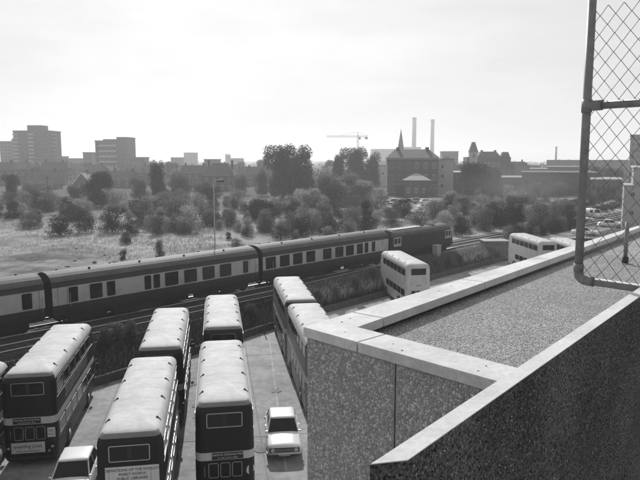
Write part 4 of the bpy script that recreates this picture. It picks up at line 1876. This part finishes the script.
def house(label, loc, rz, w, d, h, rh, hip=0.0, wall='brick_mid', roof='slate', group=None, chim=2, name='house', storeys=2, cols=3, gable_front=False, bargeboard=False):
    b = thing(name, label, 'house', loc, rz, group)
    m = MB()
    m.box(0, w, 0, d, -1, h, wall)
    if not hip:
        m.add([(0, 0, h), (0, d, h), (0, d / 2, h + rh - .2), (w, 0, h), (w, d, h), (w, d / 2, h + rh - .2)], [(0, 2, 1), (3, 4, 5)], wall)
    m.build('wall', b)
    r_ = gable_roof(MB(), 0, w, 0, d, h, h + rh, roof, hip=hip).build('roof', b)
    for k in range(chim):
        x = (.12 + .76 * k / max(1, chim - 1)) * w
        c_ = MB().box(x - .35, x + .35, d / 2 - .5, d / 2 + .5, h + rh * .5, h + rh + 1.1, 'brick_dark').build('chimney', r_)
    for s_ in range(storeys):
        z = 1.5 + s_ * (h / storeys)
        for k in range(cols):
            x = w * (k + .5) / cols
            link('window', win_mesh(1.1, 1.4), b, (x, -.01, z))
            if k == 0:
                link('window', win_mesh(1.0, 1.3), b, (w + .01, d * .4, z), math.pi / 2)
                link('window', win_mesh(1.0, 1.3), b, (-.01, d * .4, z), -math.pi / 2)
    MB().box(w * .5 - .5, w * .5 + .5, -.05, .02, 0, 2.1, 'trim_dark').build('door', b)
    return b


def gpt(px, dist):
    r_ = ray(px, 200)
    return Vector((r_[0] / r_[1] * dist, dist, ZF))


def zt(px, py, dist):
    return aty(px, py, dist).z - ZF


# hipped-roof house
p = gpt(203, 255)
house('large hipped roof brick house with tall chimney beyond the scrub', p, R(-6), 12.5, 9, zt(215, 176, 255), zt(215, 163, 255) - zt(215, 176, 255), hip=3.6, wall='brick_dark', chim=2, cols=4)
# gabled house, bargeboards pale, gable towards the yard
D_ = 245
p = gpt(57, D_)
gh = house('brick house with pale bargeboards on its front gable', p, R(-90 + 5), 9, 6.4, zt(60, 184, D_), zt(60, 173, D_) - zt(60, 184, D_), wall='brick_dark', chim=1, cols=2)
gh.location = gpt(72, D_) + Vector((0, 9, 0))
hE = zt(60, 184, D_)
hR = zt(60, 173, D_)
m = MB()
for s_ in (-1, 1):
    m.tube((9.42, 3.2 + s_ * 3.6, hE - .12), (9.42, 3.2, hR + .02), .16, 'white_paint', n=4)
m.build('bargeboards', gh)
house('long low brick house left of the pale gabled one', gpt(27, 262), R(4), 12, 8, zt(30, 184, 262), zt(30, 171, 262) - zt(30, 184, 262), wall='brick_dark', chim=2)
house('brick house behind the rounded dark tree', gpt(108, 280), R(-20), 12, 8, zt(110, 180, 280), 4.0, chim=2)
# flat topped pair and terrace houses: repeated kinds
random.seed(11)
protos = []
for k in range(4):
    protos.append(house(['short gabled brick house with two windows a floor in the hazy town', 'gabled brick house with three windows a floor in the hazy town', 'long hipped roof brick house among the hazy town roofs', 'tall gabled brick house rising above the hazy town roofs'][k], (0, 0, -500), 0, [9, 11, 13, 10][k], 8, [5.6, 6.2, 5.8, 7.5][k], [3.2, 3.6, 3.0, 3.8][k], hip=[0, 0, 3.2, 0][k], chim=2, cols=[2, 3, 3, 3][k], group='terrace houses in the hazy town'))
used = set()
spots = []
for (px, dd) in ((-8, 300), (8, 330), (20, 360), (43, 300), (84, 330), (96, 380), (120, 340), (132, 390), (142, 310), (170, 300), (186, 290), (192, 350), (168, 420), (222, 360), (236, 330), (246, 300), (258, 380),
                 (268, 340), (282, 420), (320, 360), (378, 330), (440, 330), (448, 290), (456, 380), (462, 300), (506, 360), (514, 330), (522, 420), (540, 470), (560, 450), (576, 430), (600, 420), (612, 380), (70, 420), (210, 440), (150, 470), (110, 470), (30, 430), (55, 380)):
    k = random.randrange(4)
    if k in used:
        h_ = copy_tree(protos[k])
    else:
        h_ = protos[k]
        used.add(k)
    h_.location = gpt(px, dd)
    h_.rotation_euler = (0, 0, R(random.uniform(-35, 35)))
for k in range(4):
    if k not in used:
        protos[k].location = gpt(150 + 30 * k, 400)

# big brick building with pale string courses
D_ = 222
bb = thing('brick_building', 'big three storey dark brick building with slate hipped roof below the chimneys', 'building', gpt(387, D_), R(-4))
bw_ = 50 * D_ / 640
he, hr = zt(410, 158, D_), zt(410, 150, D_)
MB().box(0, bw_, 0, 12, -1, he, 'brick_dark').build('wall', bb)
gable_roof(MB(), 0, bw_, 0, 12, he + .1, hr + .3, 'slate', .5, hip=3.2).build('roof', bb)
MB().box(-.15, bw_ + .15, -.15, -.001, he - .55, he - .15, 'lead').build('cornice', bb)
MB().box(-.1, bw_ + .1, -.1, -.001, 3.9, 4.1, 'lead').build('string_course', bb)
for s_ in range(3):
    for k in range(6):
        link('window', win_mesh(1.15, [2.0, 2.0, 1.9][s_], 'stone_pale' if k < 3 else 'white_paint'), bb, (1.4 + k * (bw_ - 2.8) / 5, -.01, 2.2 + s_ * 4.1))
for x in (3.2, bw_ - 4):
    MB().box(x, x + 1.2, 5, 6.4, hr - 2, hr + 1.0, 'brick_dark').build('chimney', bb)
an = thing('brick_annex', 'small hip roofed annex with pale slates before the big brick building', 'building', gpt(404, D_ - 12), R(-4))
aw = 26 * (D_ - 12) / 640
ah, ar = zt(415, 180, D_ - 12), zt(415, 173.5, D_ - 12)
MB().box(0, aw, 0, 9, -1, ah, 'brick_dark').build('wall', an)
gable_roof(MB(), 0, aw, 0, 9, ah + .05, ar, 'lead', .3, hip=4.0).build('roof', an)
for k in range(3):
    link('window', win_mesh(1.0, 1.5), an, (1.4 + k * 2.6, -.01, 2.4))
MB().box(aw - 1.6, aw - .6, -.06, .01, 0, 2.2, 'trim_dark').build('door', an)
sb = thing('pale_block', 'plain pale rendered block to the right of the big brick building', 'building', gpt(436.5, 232), R(-3))
MB().box(0, 5.8, 0, 10, -1, zt(440, 160, 232), 'stone_pale').build('wall', sb)
MB().box(-.2, 6, -.2, 10.2, zt(440, 160, 232), zt(440, 160, 232) + .4, 'roof_felt').build('parapet', sb)
for s_ in range(3):
    link('window', win_mesh(1.2, 1.6), sb, (1.9, -.01, 3 + s_ * 3.5))
pl_ = gpt(372, 420)
pbk = thing('pale_block', 'pale gable wall showing between dark trees and the big brick building', 'building', gpt(376, 300), R(-3))
MB().box(0, 6, 0, 10, -1, zt(376, 165, 300), 'render_pale').build('wall', pbk)
gable_roof(MB(), 0, 6, 0, 10, zt(376, 165, 300) + .1, zt(376, 161, 300), 'slate').build('roof', pbk)
link('window', win_mesh(1.2, 1.6), pbk, (3, -.01, 6))


# tower blocks
def tower(label, px0, px1, ptop, dist, rz, depth, floors, cols, wall, topbox=None, balcony=None, name='tower_block'):
    t = thing(name, label, 'tower block', gpt(px0, dist), rz)
    w = (px1 - px0) * dist / 640 * 1.0
    hh_ = zt((px0 + px1) / 2, ptop, dist)
    MB().box(0, w, 0, depth, -1, hh_, wall).build('wall', t)
    MB().box(-.3, w + .3, -.3, depth + .3, hh_, hh_ + .7, wall).build('parapet', t)
    fh = hh_ / floors
    for f_ in range(floors):
        for k in range(cols):
            x = w * (k + .5) / cols
            link('window', win_mesh(round(w / cols * .62, 1), round(fh * .5, 1), 'render_pale' if balcony and k in balcony else 'conc_mid'), t, (x, -.03, f_ * fh + fh * .55))
            if balcony and k in balcony:
                MBk = ('bal', round(w / cols, 1), round(fh * .38, 2))
                if MBk not in PM:
                    PM[MBk] = MB().box(-w / cols * .5, w / cols * .5, -1.3, 0, 0, fh * .36, 'render_pale').mesh('balcony')
                link('balcony', PM[MBk], t, (x, -.02, f_ * fh + .1))
        if floors < 20:
            link('end_balcony', MB().box(0, 1.3, 1, depth * .5, 0, fh * .36, 'conc_mid').mesh('end_balcony'), t, (w + .01, 0, f_ * fh + .1))
    if topbox:
        a, b_, pt = topbox
        x0 = (a - px0) * dist / 640
        x1 = (b_ - px0) * dist / 640
        MB().box(x0, x1, depth * .2, depth * .8, hh_ + .7, zt(a, pt, dist), wall).build('lift_house', t)
    return t


tower('tall grey tower block with balconies and a square lift house', 17, 53.5, 131.5, 460, R(-3), 18, 12, 7, 'brick_mid', (29, 43, 125), balcony=(0, 3))
tower('lower grey tower block partly behind the tall one', 3, 18, 142, 520, R(-3), 16, 10, 4, 'conc_mid', (13, 18, 139))
tower('pale banded office block with blank stair end', 97.5, 119, 141.5, 420, R(-2), 14, 7, 5, 'conc_mid', (104, 119, 139), balcony=(1, 2, 3, 4))
ts_ = thing('stair_block', 'blank grey stair block joined to the pale banded office block', 'tower block', gpt(119.2, 420), R(-2))
sw = 11 * 420 / 640
MB().box(0, sw, -.5, 15, -1, zt(124, 138, 420), 'conc_mid').build('wall', ts_)
MB().box(-.2, sw + .2, -.7, 15.2, zt(124, 138, 420), zt(124, 138, 420) + .6, 'conc_mid').build('parapet', ts_)
for f_ in range(7):
    link('window', win_mesh(.9, 1.1, 'conc_mid'), ts_, (sw * .5, -.52, 2.4 + f_ * 3.3))
for (a, b_, pt, dd, lab) in ((85, 94, 153, 480, 'small flat roofed block left of the office block'), (56, 64, 157, 500, 'squat grey block right of the tall tower'), (130, 145, 158, 430, 'low flat block right of the office block'),
                             (185, 197, 153, 900, 'faint pale block on the skyline left of the church tower'), (172, 182, 158, 620, 'faint low block near the narrow tall tree'), (205, 218, 160, 430, 'flat block behind the hipped roof house'),
                             (263, 271, 157, 700, 'faint stepped block left of the tall dark trees'), (441, 457, 152, 520, 'faint slab block right of the big brick building'), (64, 96, 159, 560, 'long faint roof between the towers')):
    t = thing('distant_block', lab, 'building', gpt(a, dd), R(-3))
    w = (b_ - a) * dd / 640
    h_ = zt(a, pt, dd)
    MB().box(0, w, 0, 12, -1, h_, 'conc_mid').build('wall', t)
    MB().box(-.3, w + .3, -.3, 12.3, h_, h_ + .6, 'roof_felt').build('parapet', t)
    nfl = max(1, int(h_ / 3.6))
    for f_ in range(nfl):
        for k in range(4):
            link('window', win_mesh(round(w * .16, 1), 1.5, 'render_pale'), t, (w * (k + .5) / 4, -.02, 2 + f_ * 3.5))

# power station with chimneys, spire, crane, church tower, thin chimney
D_ = 1150
for (px, pt, wp_, lab) in ((413, 117.5, 4.2, 'tall pale power station chimney left of its twin'), (431, 119.5, 3.8, 'tall pale power station chimney standing apart on the right')):
    p = gpt(px, D_)
    h_ = zt(px, pt, D_)
    c = thing('power_station_chimney', lab, 'chimney', p)
    r0 = wp_ * D_ / 640 / 2
    MB().tube((0, 0, -1), (0, 0, h_ - 3), r0 * 1.1, 'chimney_conc', r0 * .92, 20).build('shaft', c, True)
    MB().tube((0, 0, h_ - 3), (0, 0, h_), r0 * 1.06, 'chimney_conc', r0 * 1.06, 20).build('rim', c)
ps = thing('power_station', 'long faint grey boiler house behind the church spire', 'building', gpt(372, D_ + 30))
w = 48 * (D_ + 30) / 640
h1, h2 = zt(380, 149, D_ + 30), zt(400, 147, D_ + 30)
MB().box(0, w * .55, 0, 50, -1, h1, 'conc_mid').build('boiler_house', ps)
MB().box(w * .55, w, 0, 50, -1, h2, 'conc_mid').build('turbine_hall', ps)
for k in range(8):
    link('window', win_mesh(5.0, 12.0, 'conc_mid'), ps, (5 + k * w / 8.5, -.1, 14))
D_ = 480
p = gpt(400, D_)
c = thing('church_spire', 'thin pointed church spire in front of the power station', 'church', p)
zb_, zt_ = zt(400, 152, D_), zt(400, 129, D_)
MB().box(-2.6, 2.6, -2.6, 2.6, -1, zb_ - 2, 'stone_pale').build('tower', c)
MB().tube((0, 0, zb_ - 2), (0, 0, zt_), 3.0, 'slate', .08, 8).build('spire', c)
for sx in (-1, 1):
    MB().tube((sx * 2.2, -2.2, zb_ - 2), (sx * 2.2, -2.2, zb_ + 2), .5, 'stone_pale', .05, 6).build('pinnacle', c)
link('belfry_window', win_mesh(1.2, 3.0, 'trim_dark'), c, (0, -2.62, zb_ - 6))
# crane
D_ = 640
p = gpt(357.5, D_)
k_ = D_ / 640
hj = zt(358, 137, D_)
cr_ = thing('tower_crane', 'faint tower crane with long horizontal jib over the trees', 'crane', p)
m = MB()
for sx in (-.7, .7):
    for sy in (-.7, .7):
        m.tube((sx, sy, 0), (sx, sy, hj), .16, 'steel_far', n=4)
for i in range(int(hj / 2)):
    z = i * 2.0
    sg = 1 if i % 2 else -1
    m.tube((-.7 * sg, -.7, z), (.7 * sg, -.7, z + 2), .09, 'steel_far', n=4)
    m.tube((-.7, -.7 * sg, z), (-.7, .7 * sg, z + 2), .09, 'steel_far', n=4)
m.build('mast', cr_)
m = MB()
x0, x1 = -31 * k_, 10 * k_
for (y, z) in ((-.6, hj), (.6, hj), (0, hj + 1.2)):
    m.tube((x0, y, z), (x1, y, z), .14, 'steel_far', n=4)
x = x0
while x < x1 - 2:
    m.tube((x, -.6, hj), (x + 1, 0, hj + 1.2), .07, 'steel_far', n=3)
    m.tube((x + 1, 0, hj + 1.2), (x + 2, -.6, hj), .07, 'steel_far', n=3)
    x += 2
m.build('jib', cr_)
MB().tube((0, 0, hj), (0, 0, hj + 5), .5, 'steel_far', .1, 6).build('apex', cr_)
MB().tube((0, 0, hj + 5), (x0 * .6, 0, hj + 1.2), .07, 'steel_far', n=4).tube((0, 0, hj + 5), (x1 * .9, 0, hj + 1.2), .07, 'steel_far', n=4).build('tie_bars', cr_)
MB().box(x1 - 3, x1 - .5, -1, 1, hj - 2.2, hj, 'conc_mid').build('counterweight', cr_)
MB().box(.8, 2.6, -1, 1, hj - 2.4, hj - .1, 'steel_far').build('cab', cr_)
# far church tower
D_ = 800
c = thing('church_tower', 'faint battlemented church tower on the skyline behind the hipped house', 'church', gpt(226, D_))
h_ = zt(228, 154, D_)
MB().box(0, 6, 0, 6, -1, h_ - 1.5, 'stone_pale').build('tower', c)
for x in (0, 2.3, 4.6):
    MB().box(x, x + 1.4, 0, 1, h_ - 1.5, h_, 'stone_pale').build('battlement', c)
gable_roof(MB(), 6, 22, 0, 8, 9, 14, 'slate').build('nave_roof', c)
MB().box(6, 22, .2, 7.8, -1, 9, 'stone_pale').build('nave', c)
D_ = 900
c = thing('works_chimney', 'thin dark works chimney alone on the right skyline', 'chimney', gpt(554, D_))
h_ = zt(554, 147, D_)
MB().tube((0, 0, -1), (0, 0, h_), 1.8, 'brick_dark', 1.1, 12).build('shaft', c)
MB().tube((0, 0, h_ - 1), (0, 0, h_ + .4), 1.5, 'brick_dark', 1.5, 12).build('cap', c)

# turreted building with mansard pavilion
D_ = 300
tb = thing('turreted_building', 'victorian turreted building with steep pavilion roofs above the dark tree', 'building', gpt(466, D_), R(-4))
k_ = D_ / 640


def zz(py):
    return zt(480, py, D_)


MB().box(0, 20, 0, 12, -1, zz(157), 'brick_mid').build('wall', tb)
m = MB()


def mansard(m, x0, x1, y0, y1, z0, z1, q, mt):
    m.add([(x0, y0, z0), (x1, y0, z0), (x1, y1, z0), (x0, y1, z0), (x0 + q, y0 + q, z1), (x1 - q, y0 + q, z1), (x1 - q, y1 - q, z1), (x0 + q, y1 - q, z1)],
          [(0, 1, 5, 4), (1, 2, 6, 5), (2, 3, 7, 6), (3, 0, 4, 7), (4, 5, 6, 7), (3, 2, 1, 0)], mt)
    return m


MB().box(1.0, 4.6, -1, 2.8, -1, zz(152), 'stone_pale').build('tower', tb)
mansard(MB(), .8, 4.8, -1.2, 3, zz(152), zz(143), 1.2, 'slate').build('tower_roof', tb)
MB().box(2.0, 3.6, .2, 1.4, zz(143), zz(142), 'lead').build('tower_crest', tb)
mansard(MB(), 4.9, 15.5, .5, 11.5, zz(157) + .02, zz(151.5), 1.8, 'slate').build('roof', tb)
MB().box(15.6, 19.2, -.8, 3, -1, zz(156), 'brick_mid').build('end_tower', tb)
mansard(MB(), 15.5, 19.3, -.9, 3.1, zz(156), zz(152), .7, 'slate').build('end_tower_roof', tb)
for x in (7, 13.2):
    MB().box(x, x + 1, 5, 6, zz(153), zz(150), 'brick_dark').build('chimney', tb)
for s_ in range(3):
    for k in range(5):
        link('window', win_mesh(1.1, 1.8), tb, (6 + k * 2.1, -.01, 2.5 + s_ * 3.8))
link('window', win_mesh(1.2, 2.2), tb, (2.8, -1.02, zz(156)))


# long sheds to the right
def shed(label, a, b_, pt, dd, wall, depth=25, rz=0, bays=8, strip_=True):
    t = thing('industrial_shed', label, 'shed', gpt(a, dd), -math.atan((a - 320) / 640))
    w = (b_ - a) * dd / 640
    h_ = zt((a + b_) / 2, pt, dd)
    MB().box(0, w, 0, depth, -1, h_, wall).build('wall', t)
    MB().box(-.3, w + .3, -.3, depth + .3, h_, h_ + .35, 'lead' if strip_ else 'roof_felt').build('roof', t)
    for k in range(bays):
        link('window', win_mesh(round(w / bays * .6, 1), round(h_ * .25, 1), wall), t, (w * (k + .5) / bays, -.03, h_ * .6))
    MB().box(w * .4, w * .4 + 3.5, -.08, .02, 0, 3.6, 'trim_dark').build('loading_door', t)
    return t


shed('long dark shed with pale roof edge beyond the bushes', 521, 592, 173, 225, 'brick_dark', rz=R(-3), strip_=False)
shed('grey shed with a thin white roof line behind the dark one', 545, 577, 167.2, 290, 'conc_mid', strip_=True)
shed('pale flat shed end at the left of the dark shed', 529, 545, 169.5, 260, 'render_pale', bays=3)
shed('long distant works building under the skyline', 545, 640, 160.5, 420, 'conc_mid', strip_=False)
shed('white edged flat building seen through the wire fence', 590, 618, 180, 200, 'brick_mid', bays=6)
shed('low pale roofed shed by the turreted building', 497, 522, 178, 245, 'brick_mid', bays=4)
shed('brick shed right of the plain pale block', 447, 462, 173, 236, 'brick_dark', bays=3, strip_=True)
# pale buildings at the right edge
t = thing('pale_end_building', 'big pale walled building seen through the fence beside the hedges', 'building', gpt(623.5, 112), R(-24.5))
h_ = zt(630, 186, 112)
MB().box(0, 7, 0, 16, -1, h_, 'stone_pale').build('wall', t)
MB().box(1.4, 7, 2, 16, h_, zt(632, 168, 112), 'stone_pale').build('upper_wall', t)
MB().box(1.2, 7.2, 1.8, 16.2, zt(632, 168, 112), zt(632, 168, 112) + .25, 'white_paint').build('coping', t)
MB().box(-.1, 7.1, -.1, 2, h_, h_ + .15, 'lead').build('ledge', t)
for (x, z) in ((1.4, 3.2), (3.2, 3.2), (1.4, 6.4), (3.2, 6.4)):
    link('window', win_mesh(.7, .9, 'stone_pale'), t, (x, -.01, z))
tower('pale tower block behind the fence wire', 627, 652, 136, 330, R(-25), 14, 8, 5, 'conc_mid')

# far wood and tree line, a hazy mass
random.seed(31)
blobs = []
for k in range(420):
    dd = random.choice((310, 380, 460, 560, 700, 900, 1200))
    px = random.uniform(-60, 690)
    p = gpt(px, dd * random.uniform(.94, 1.06))
    hh_ = random.uniform(4, 8.5) if dd < 600 else random.uniform(6, 11)
    r = random.uniform(4, 9) * (1 if dd < 600 else 1.6)
    blobs.append((p.x, p.y, hh_ * .5, r, r, hh_ * .55))
o = link('far_wood', leaves('far_wood', 42000, blobs, 1.15, 'leaf_far'), None, (0, 0, ZF))
tag(o, 'hazy mass of trees and gardens filling the distant town', None, kind='stuff')
for (px, pb, pt, w_, dd) in ((262, 175, 158, 16, 420), (240, 175, 160, 14, 480), (95, 180, 163, 18, 360), (170, 176, 160, 16, 400), (330, 176, 158, 18, 420), (450, 176, 156, 16, 380), (505, 178, 160, 18, 330), (520, 176, 161, 14, 360),
                            (10, 178, 163, 18, 380), (40, 180, 165, 18, 330), (130, 178, 163, 16, 380), (220, 180, 166, 16, 330), (610, 185, 166, 22, 260), (596, 180, 164, 18, 300)):
    tree(px, pb, pt, w_, 'leaf_far', 'hazy rounded tree among the town roofs', 'hazy town trees', dist=dd)

# car park surfaces and cars
m = MB()
q = [at(372, 213, ZF), at(470, 214, ZF), at(470, 199, ZF), at(384, 199, ZF)]
m.add([(v.x, v.y, ZF + .3) for v in q], [(0, 1, 2, 3)], 'yard')
tag(m.build('car_park'), 'pale surfaced car park behind the locomotive', None, kind='structure')
random.seed(77)
farcars = [(386, 209, 'car_white', 'white car at the left end of the car park'), (396, 205.5, 'car_white', 'white topped car in the row beside the brick annex'), (403, 204, 'car_grey', 'grey car beside the white topped one'),
           (401, 208, 'car_white', 'white car parked in front of the grey one'), (418, 204, 'car_dark', 'dark car below the annex'), (425, 203, 'car_grey', 'grey car below the annex door'),
           (435, 204, 'car_white', 'white car in the middle of the car park'), (443, 205, 'car_white', 'white car next to the middle one'), (435, 209.5, 'car_white', 'white car nearest the scrub in the car park'),
           (457, 206, 'car_grey', 'grey car at the right end of the car park'), (463, 208, 'car_dark', 'dark car at the right end of the car park')]
for (px, py, pt_, lab) in farcars:
    p = at(px, py, ZF + .3)
    make_car((p.x, p.y, ZF + .3), R(random.choice((60, 75, -110, 80)) + random.uniform(-8, 8)), pt_, lab, 'cars in the far car park', detail=False)
for (px, py, pt_, rz, lab) in ((577, 221, 'car_white', 70, 'white car left of the fence post by the hedges'), (592, 222, 'car_white', 40, 'white car just right of the fence post'),
                               (598, 234, 'car_white', 75, 'white car close behind the coping'), (622, 227, 'car_white', 80, 'white car beside the pale end building')):
    p = gnd(px, py)
    make_car(p, R(rz), pt_, lab, 'cars by the hedge terrace', detail=False)
# van
p = gnd(600, 219)
v = thing('parked_van', 'white topped van standing against the dark hedge', 'van', p, R(15))
m = MB()
m.loft([ring_sec(0, .8, .4, .9), ring_sec(.1, .85, .3, 1.05), ring_sec(.7, .86, .3, 1.2), ring_sec(1.2, .86, .3, 1.95, .06), ring_sec(4.0, .86, .3, 2.0, .06), ring_sec(4.15, .82, .35, 1.9, .05)], lambda i, k: 'car_white')
link('body', m.mesh('body', True), v)
link('windscreen', MB().add([(-.68, .72, 1.2), (.68, .72, 1.2), (.62, 1.13, 1.85), (-.62, 1.13, 1.85)], [(0, 1, 2, 3)], 'glass').mesh('windscreen'), v, (0, -.03, .03))
for sx in (-1, 1):
    for wy in (.8, 3.3):
        link('wheel', CW, v, (sx * .76, wy, .29))
    link('side_window', MB().box(-.01, .01, 1.3, 2.2, 1.25, 1.75, 'glass').mesh('side_window'), v, (sx * .865, 0, 0))
link('bumper', BP, v, (0, -.03, .45))
# tarmac apron by those cars
m = MB()
q = [gnd(560, 238), gnd(632, 240), gnd(640, 220), gnd(574, 216)]
m.add([(v_.x, v_.y, ground_z(v_.x, v_.y) + .03) for v_ in q], [(0, 1, 2, 3)], 'yard')
tag(m.build('tarmac_apron'), 'pale tarmac apron where cars stand below the hedges', None, kind='structure')

# ------------------------------------------------------------------ haze
hzm = bpy.data.materials.new('haze')
hzm.use_nodes = True
n = hzm.node_tree
n.nodes.clear()
pv = n.nodes.new('ShaderNodeVolumePrincipled')
pv.inputs['Color'].default_value = (.96, .96, .96, 1)
pv.inputs['Density'].default_value = 0.0005
pv.inputs['Anisotropy'].default_value = 0.35
oo = n.nodes.new('ShaderNodeOutputMaterial')
n.links.new(pv.outputs[0], oo.inputs['Volume'])
MATS['haze'] = hzm
m = MB()
m.box(-6500, 6500, -5500, 7500, -1.6, 112, 'haze')
tag(m.build('haze'), 'pale summer haze over the town', None, kind='stuff')

# ------------------------------------------------------------------ exhaust smoke drifting over the scrub ahead of the locomotive
smm = bpy.data.materials.new('smoke')
smm.use_nodes = True
n = smm.node_tree
n.nodes.clear()
tc = n.nodes.new('ShaderNodeTexCoord')
ln = n.nodes.new('ShaderNodeVectorMath')
ln.operation = 'LENGTH'
n.links.new(tc.outputs['Object'], ln.inputs[0])
fo_ = n.nodes.new('ShaderNodeMapRange')
fo_.interpolation_type = 'SMOOTHSTEP'
fo_.inputs[1].default_value = 0.15
fo_.inputs[2].default_value = 1.0
fo_.inputs[3].default_value = 0.026
fo_.inputs[4].default_value = 0.0
n.links.new(ln.outputs['Value'], fo_.inputs[0])
pv = n.nodes.new('ShaderNodeVolumePrincipled')
pv.inputs['Color'].default_value = (.35, .35, .35, 1)
n.links.new(fo_.outputs[0], pv.inputs['Density'])
oo = n.nodes.new('ShaderNodeOutputMaterial')
n.links.new(pv.outputs[0], oo.inputs['Volume'])
bm = bmesh.new()
bmesh.ops.create_icosphere(bm, subdivisions=3, radius=1.0)
me = bpy.data.meshes.new('smoke')
bm.to_mesh(me)
bm.free()
me.materials.append(smm)
c_ = aty(520, 184, 112)
o = link('smoke', me, None, c_)
o.rotation_euler = (0, R(6), TYAW)
o.scale = (8, 24, 4.2)
tag(o, 'faint dark exhaust smoke drifting over the scrub ahead of the locomotive', None, kind='stuff')
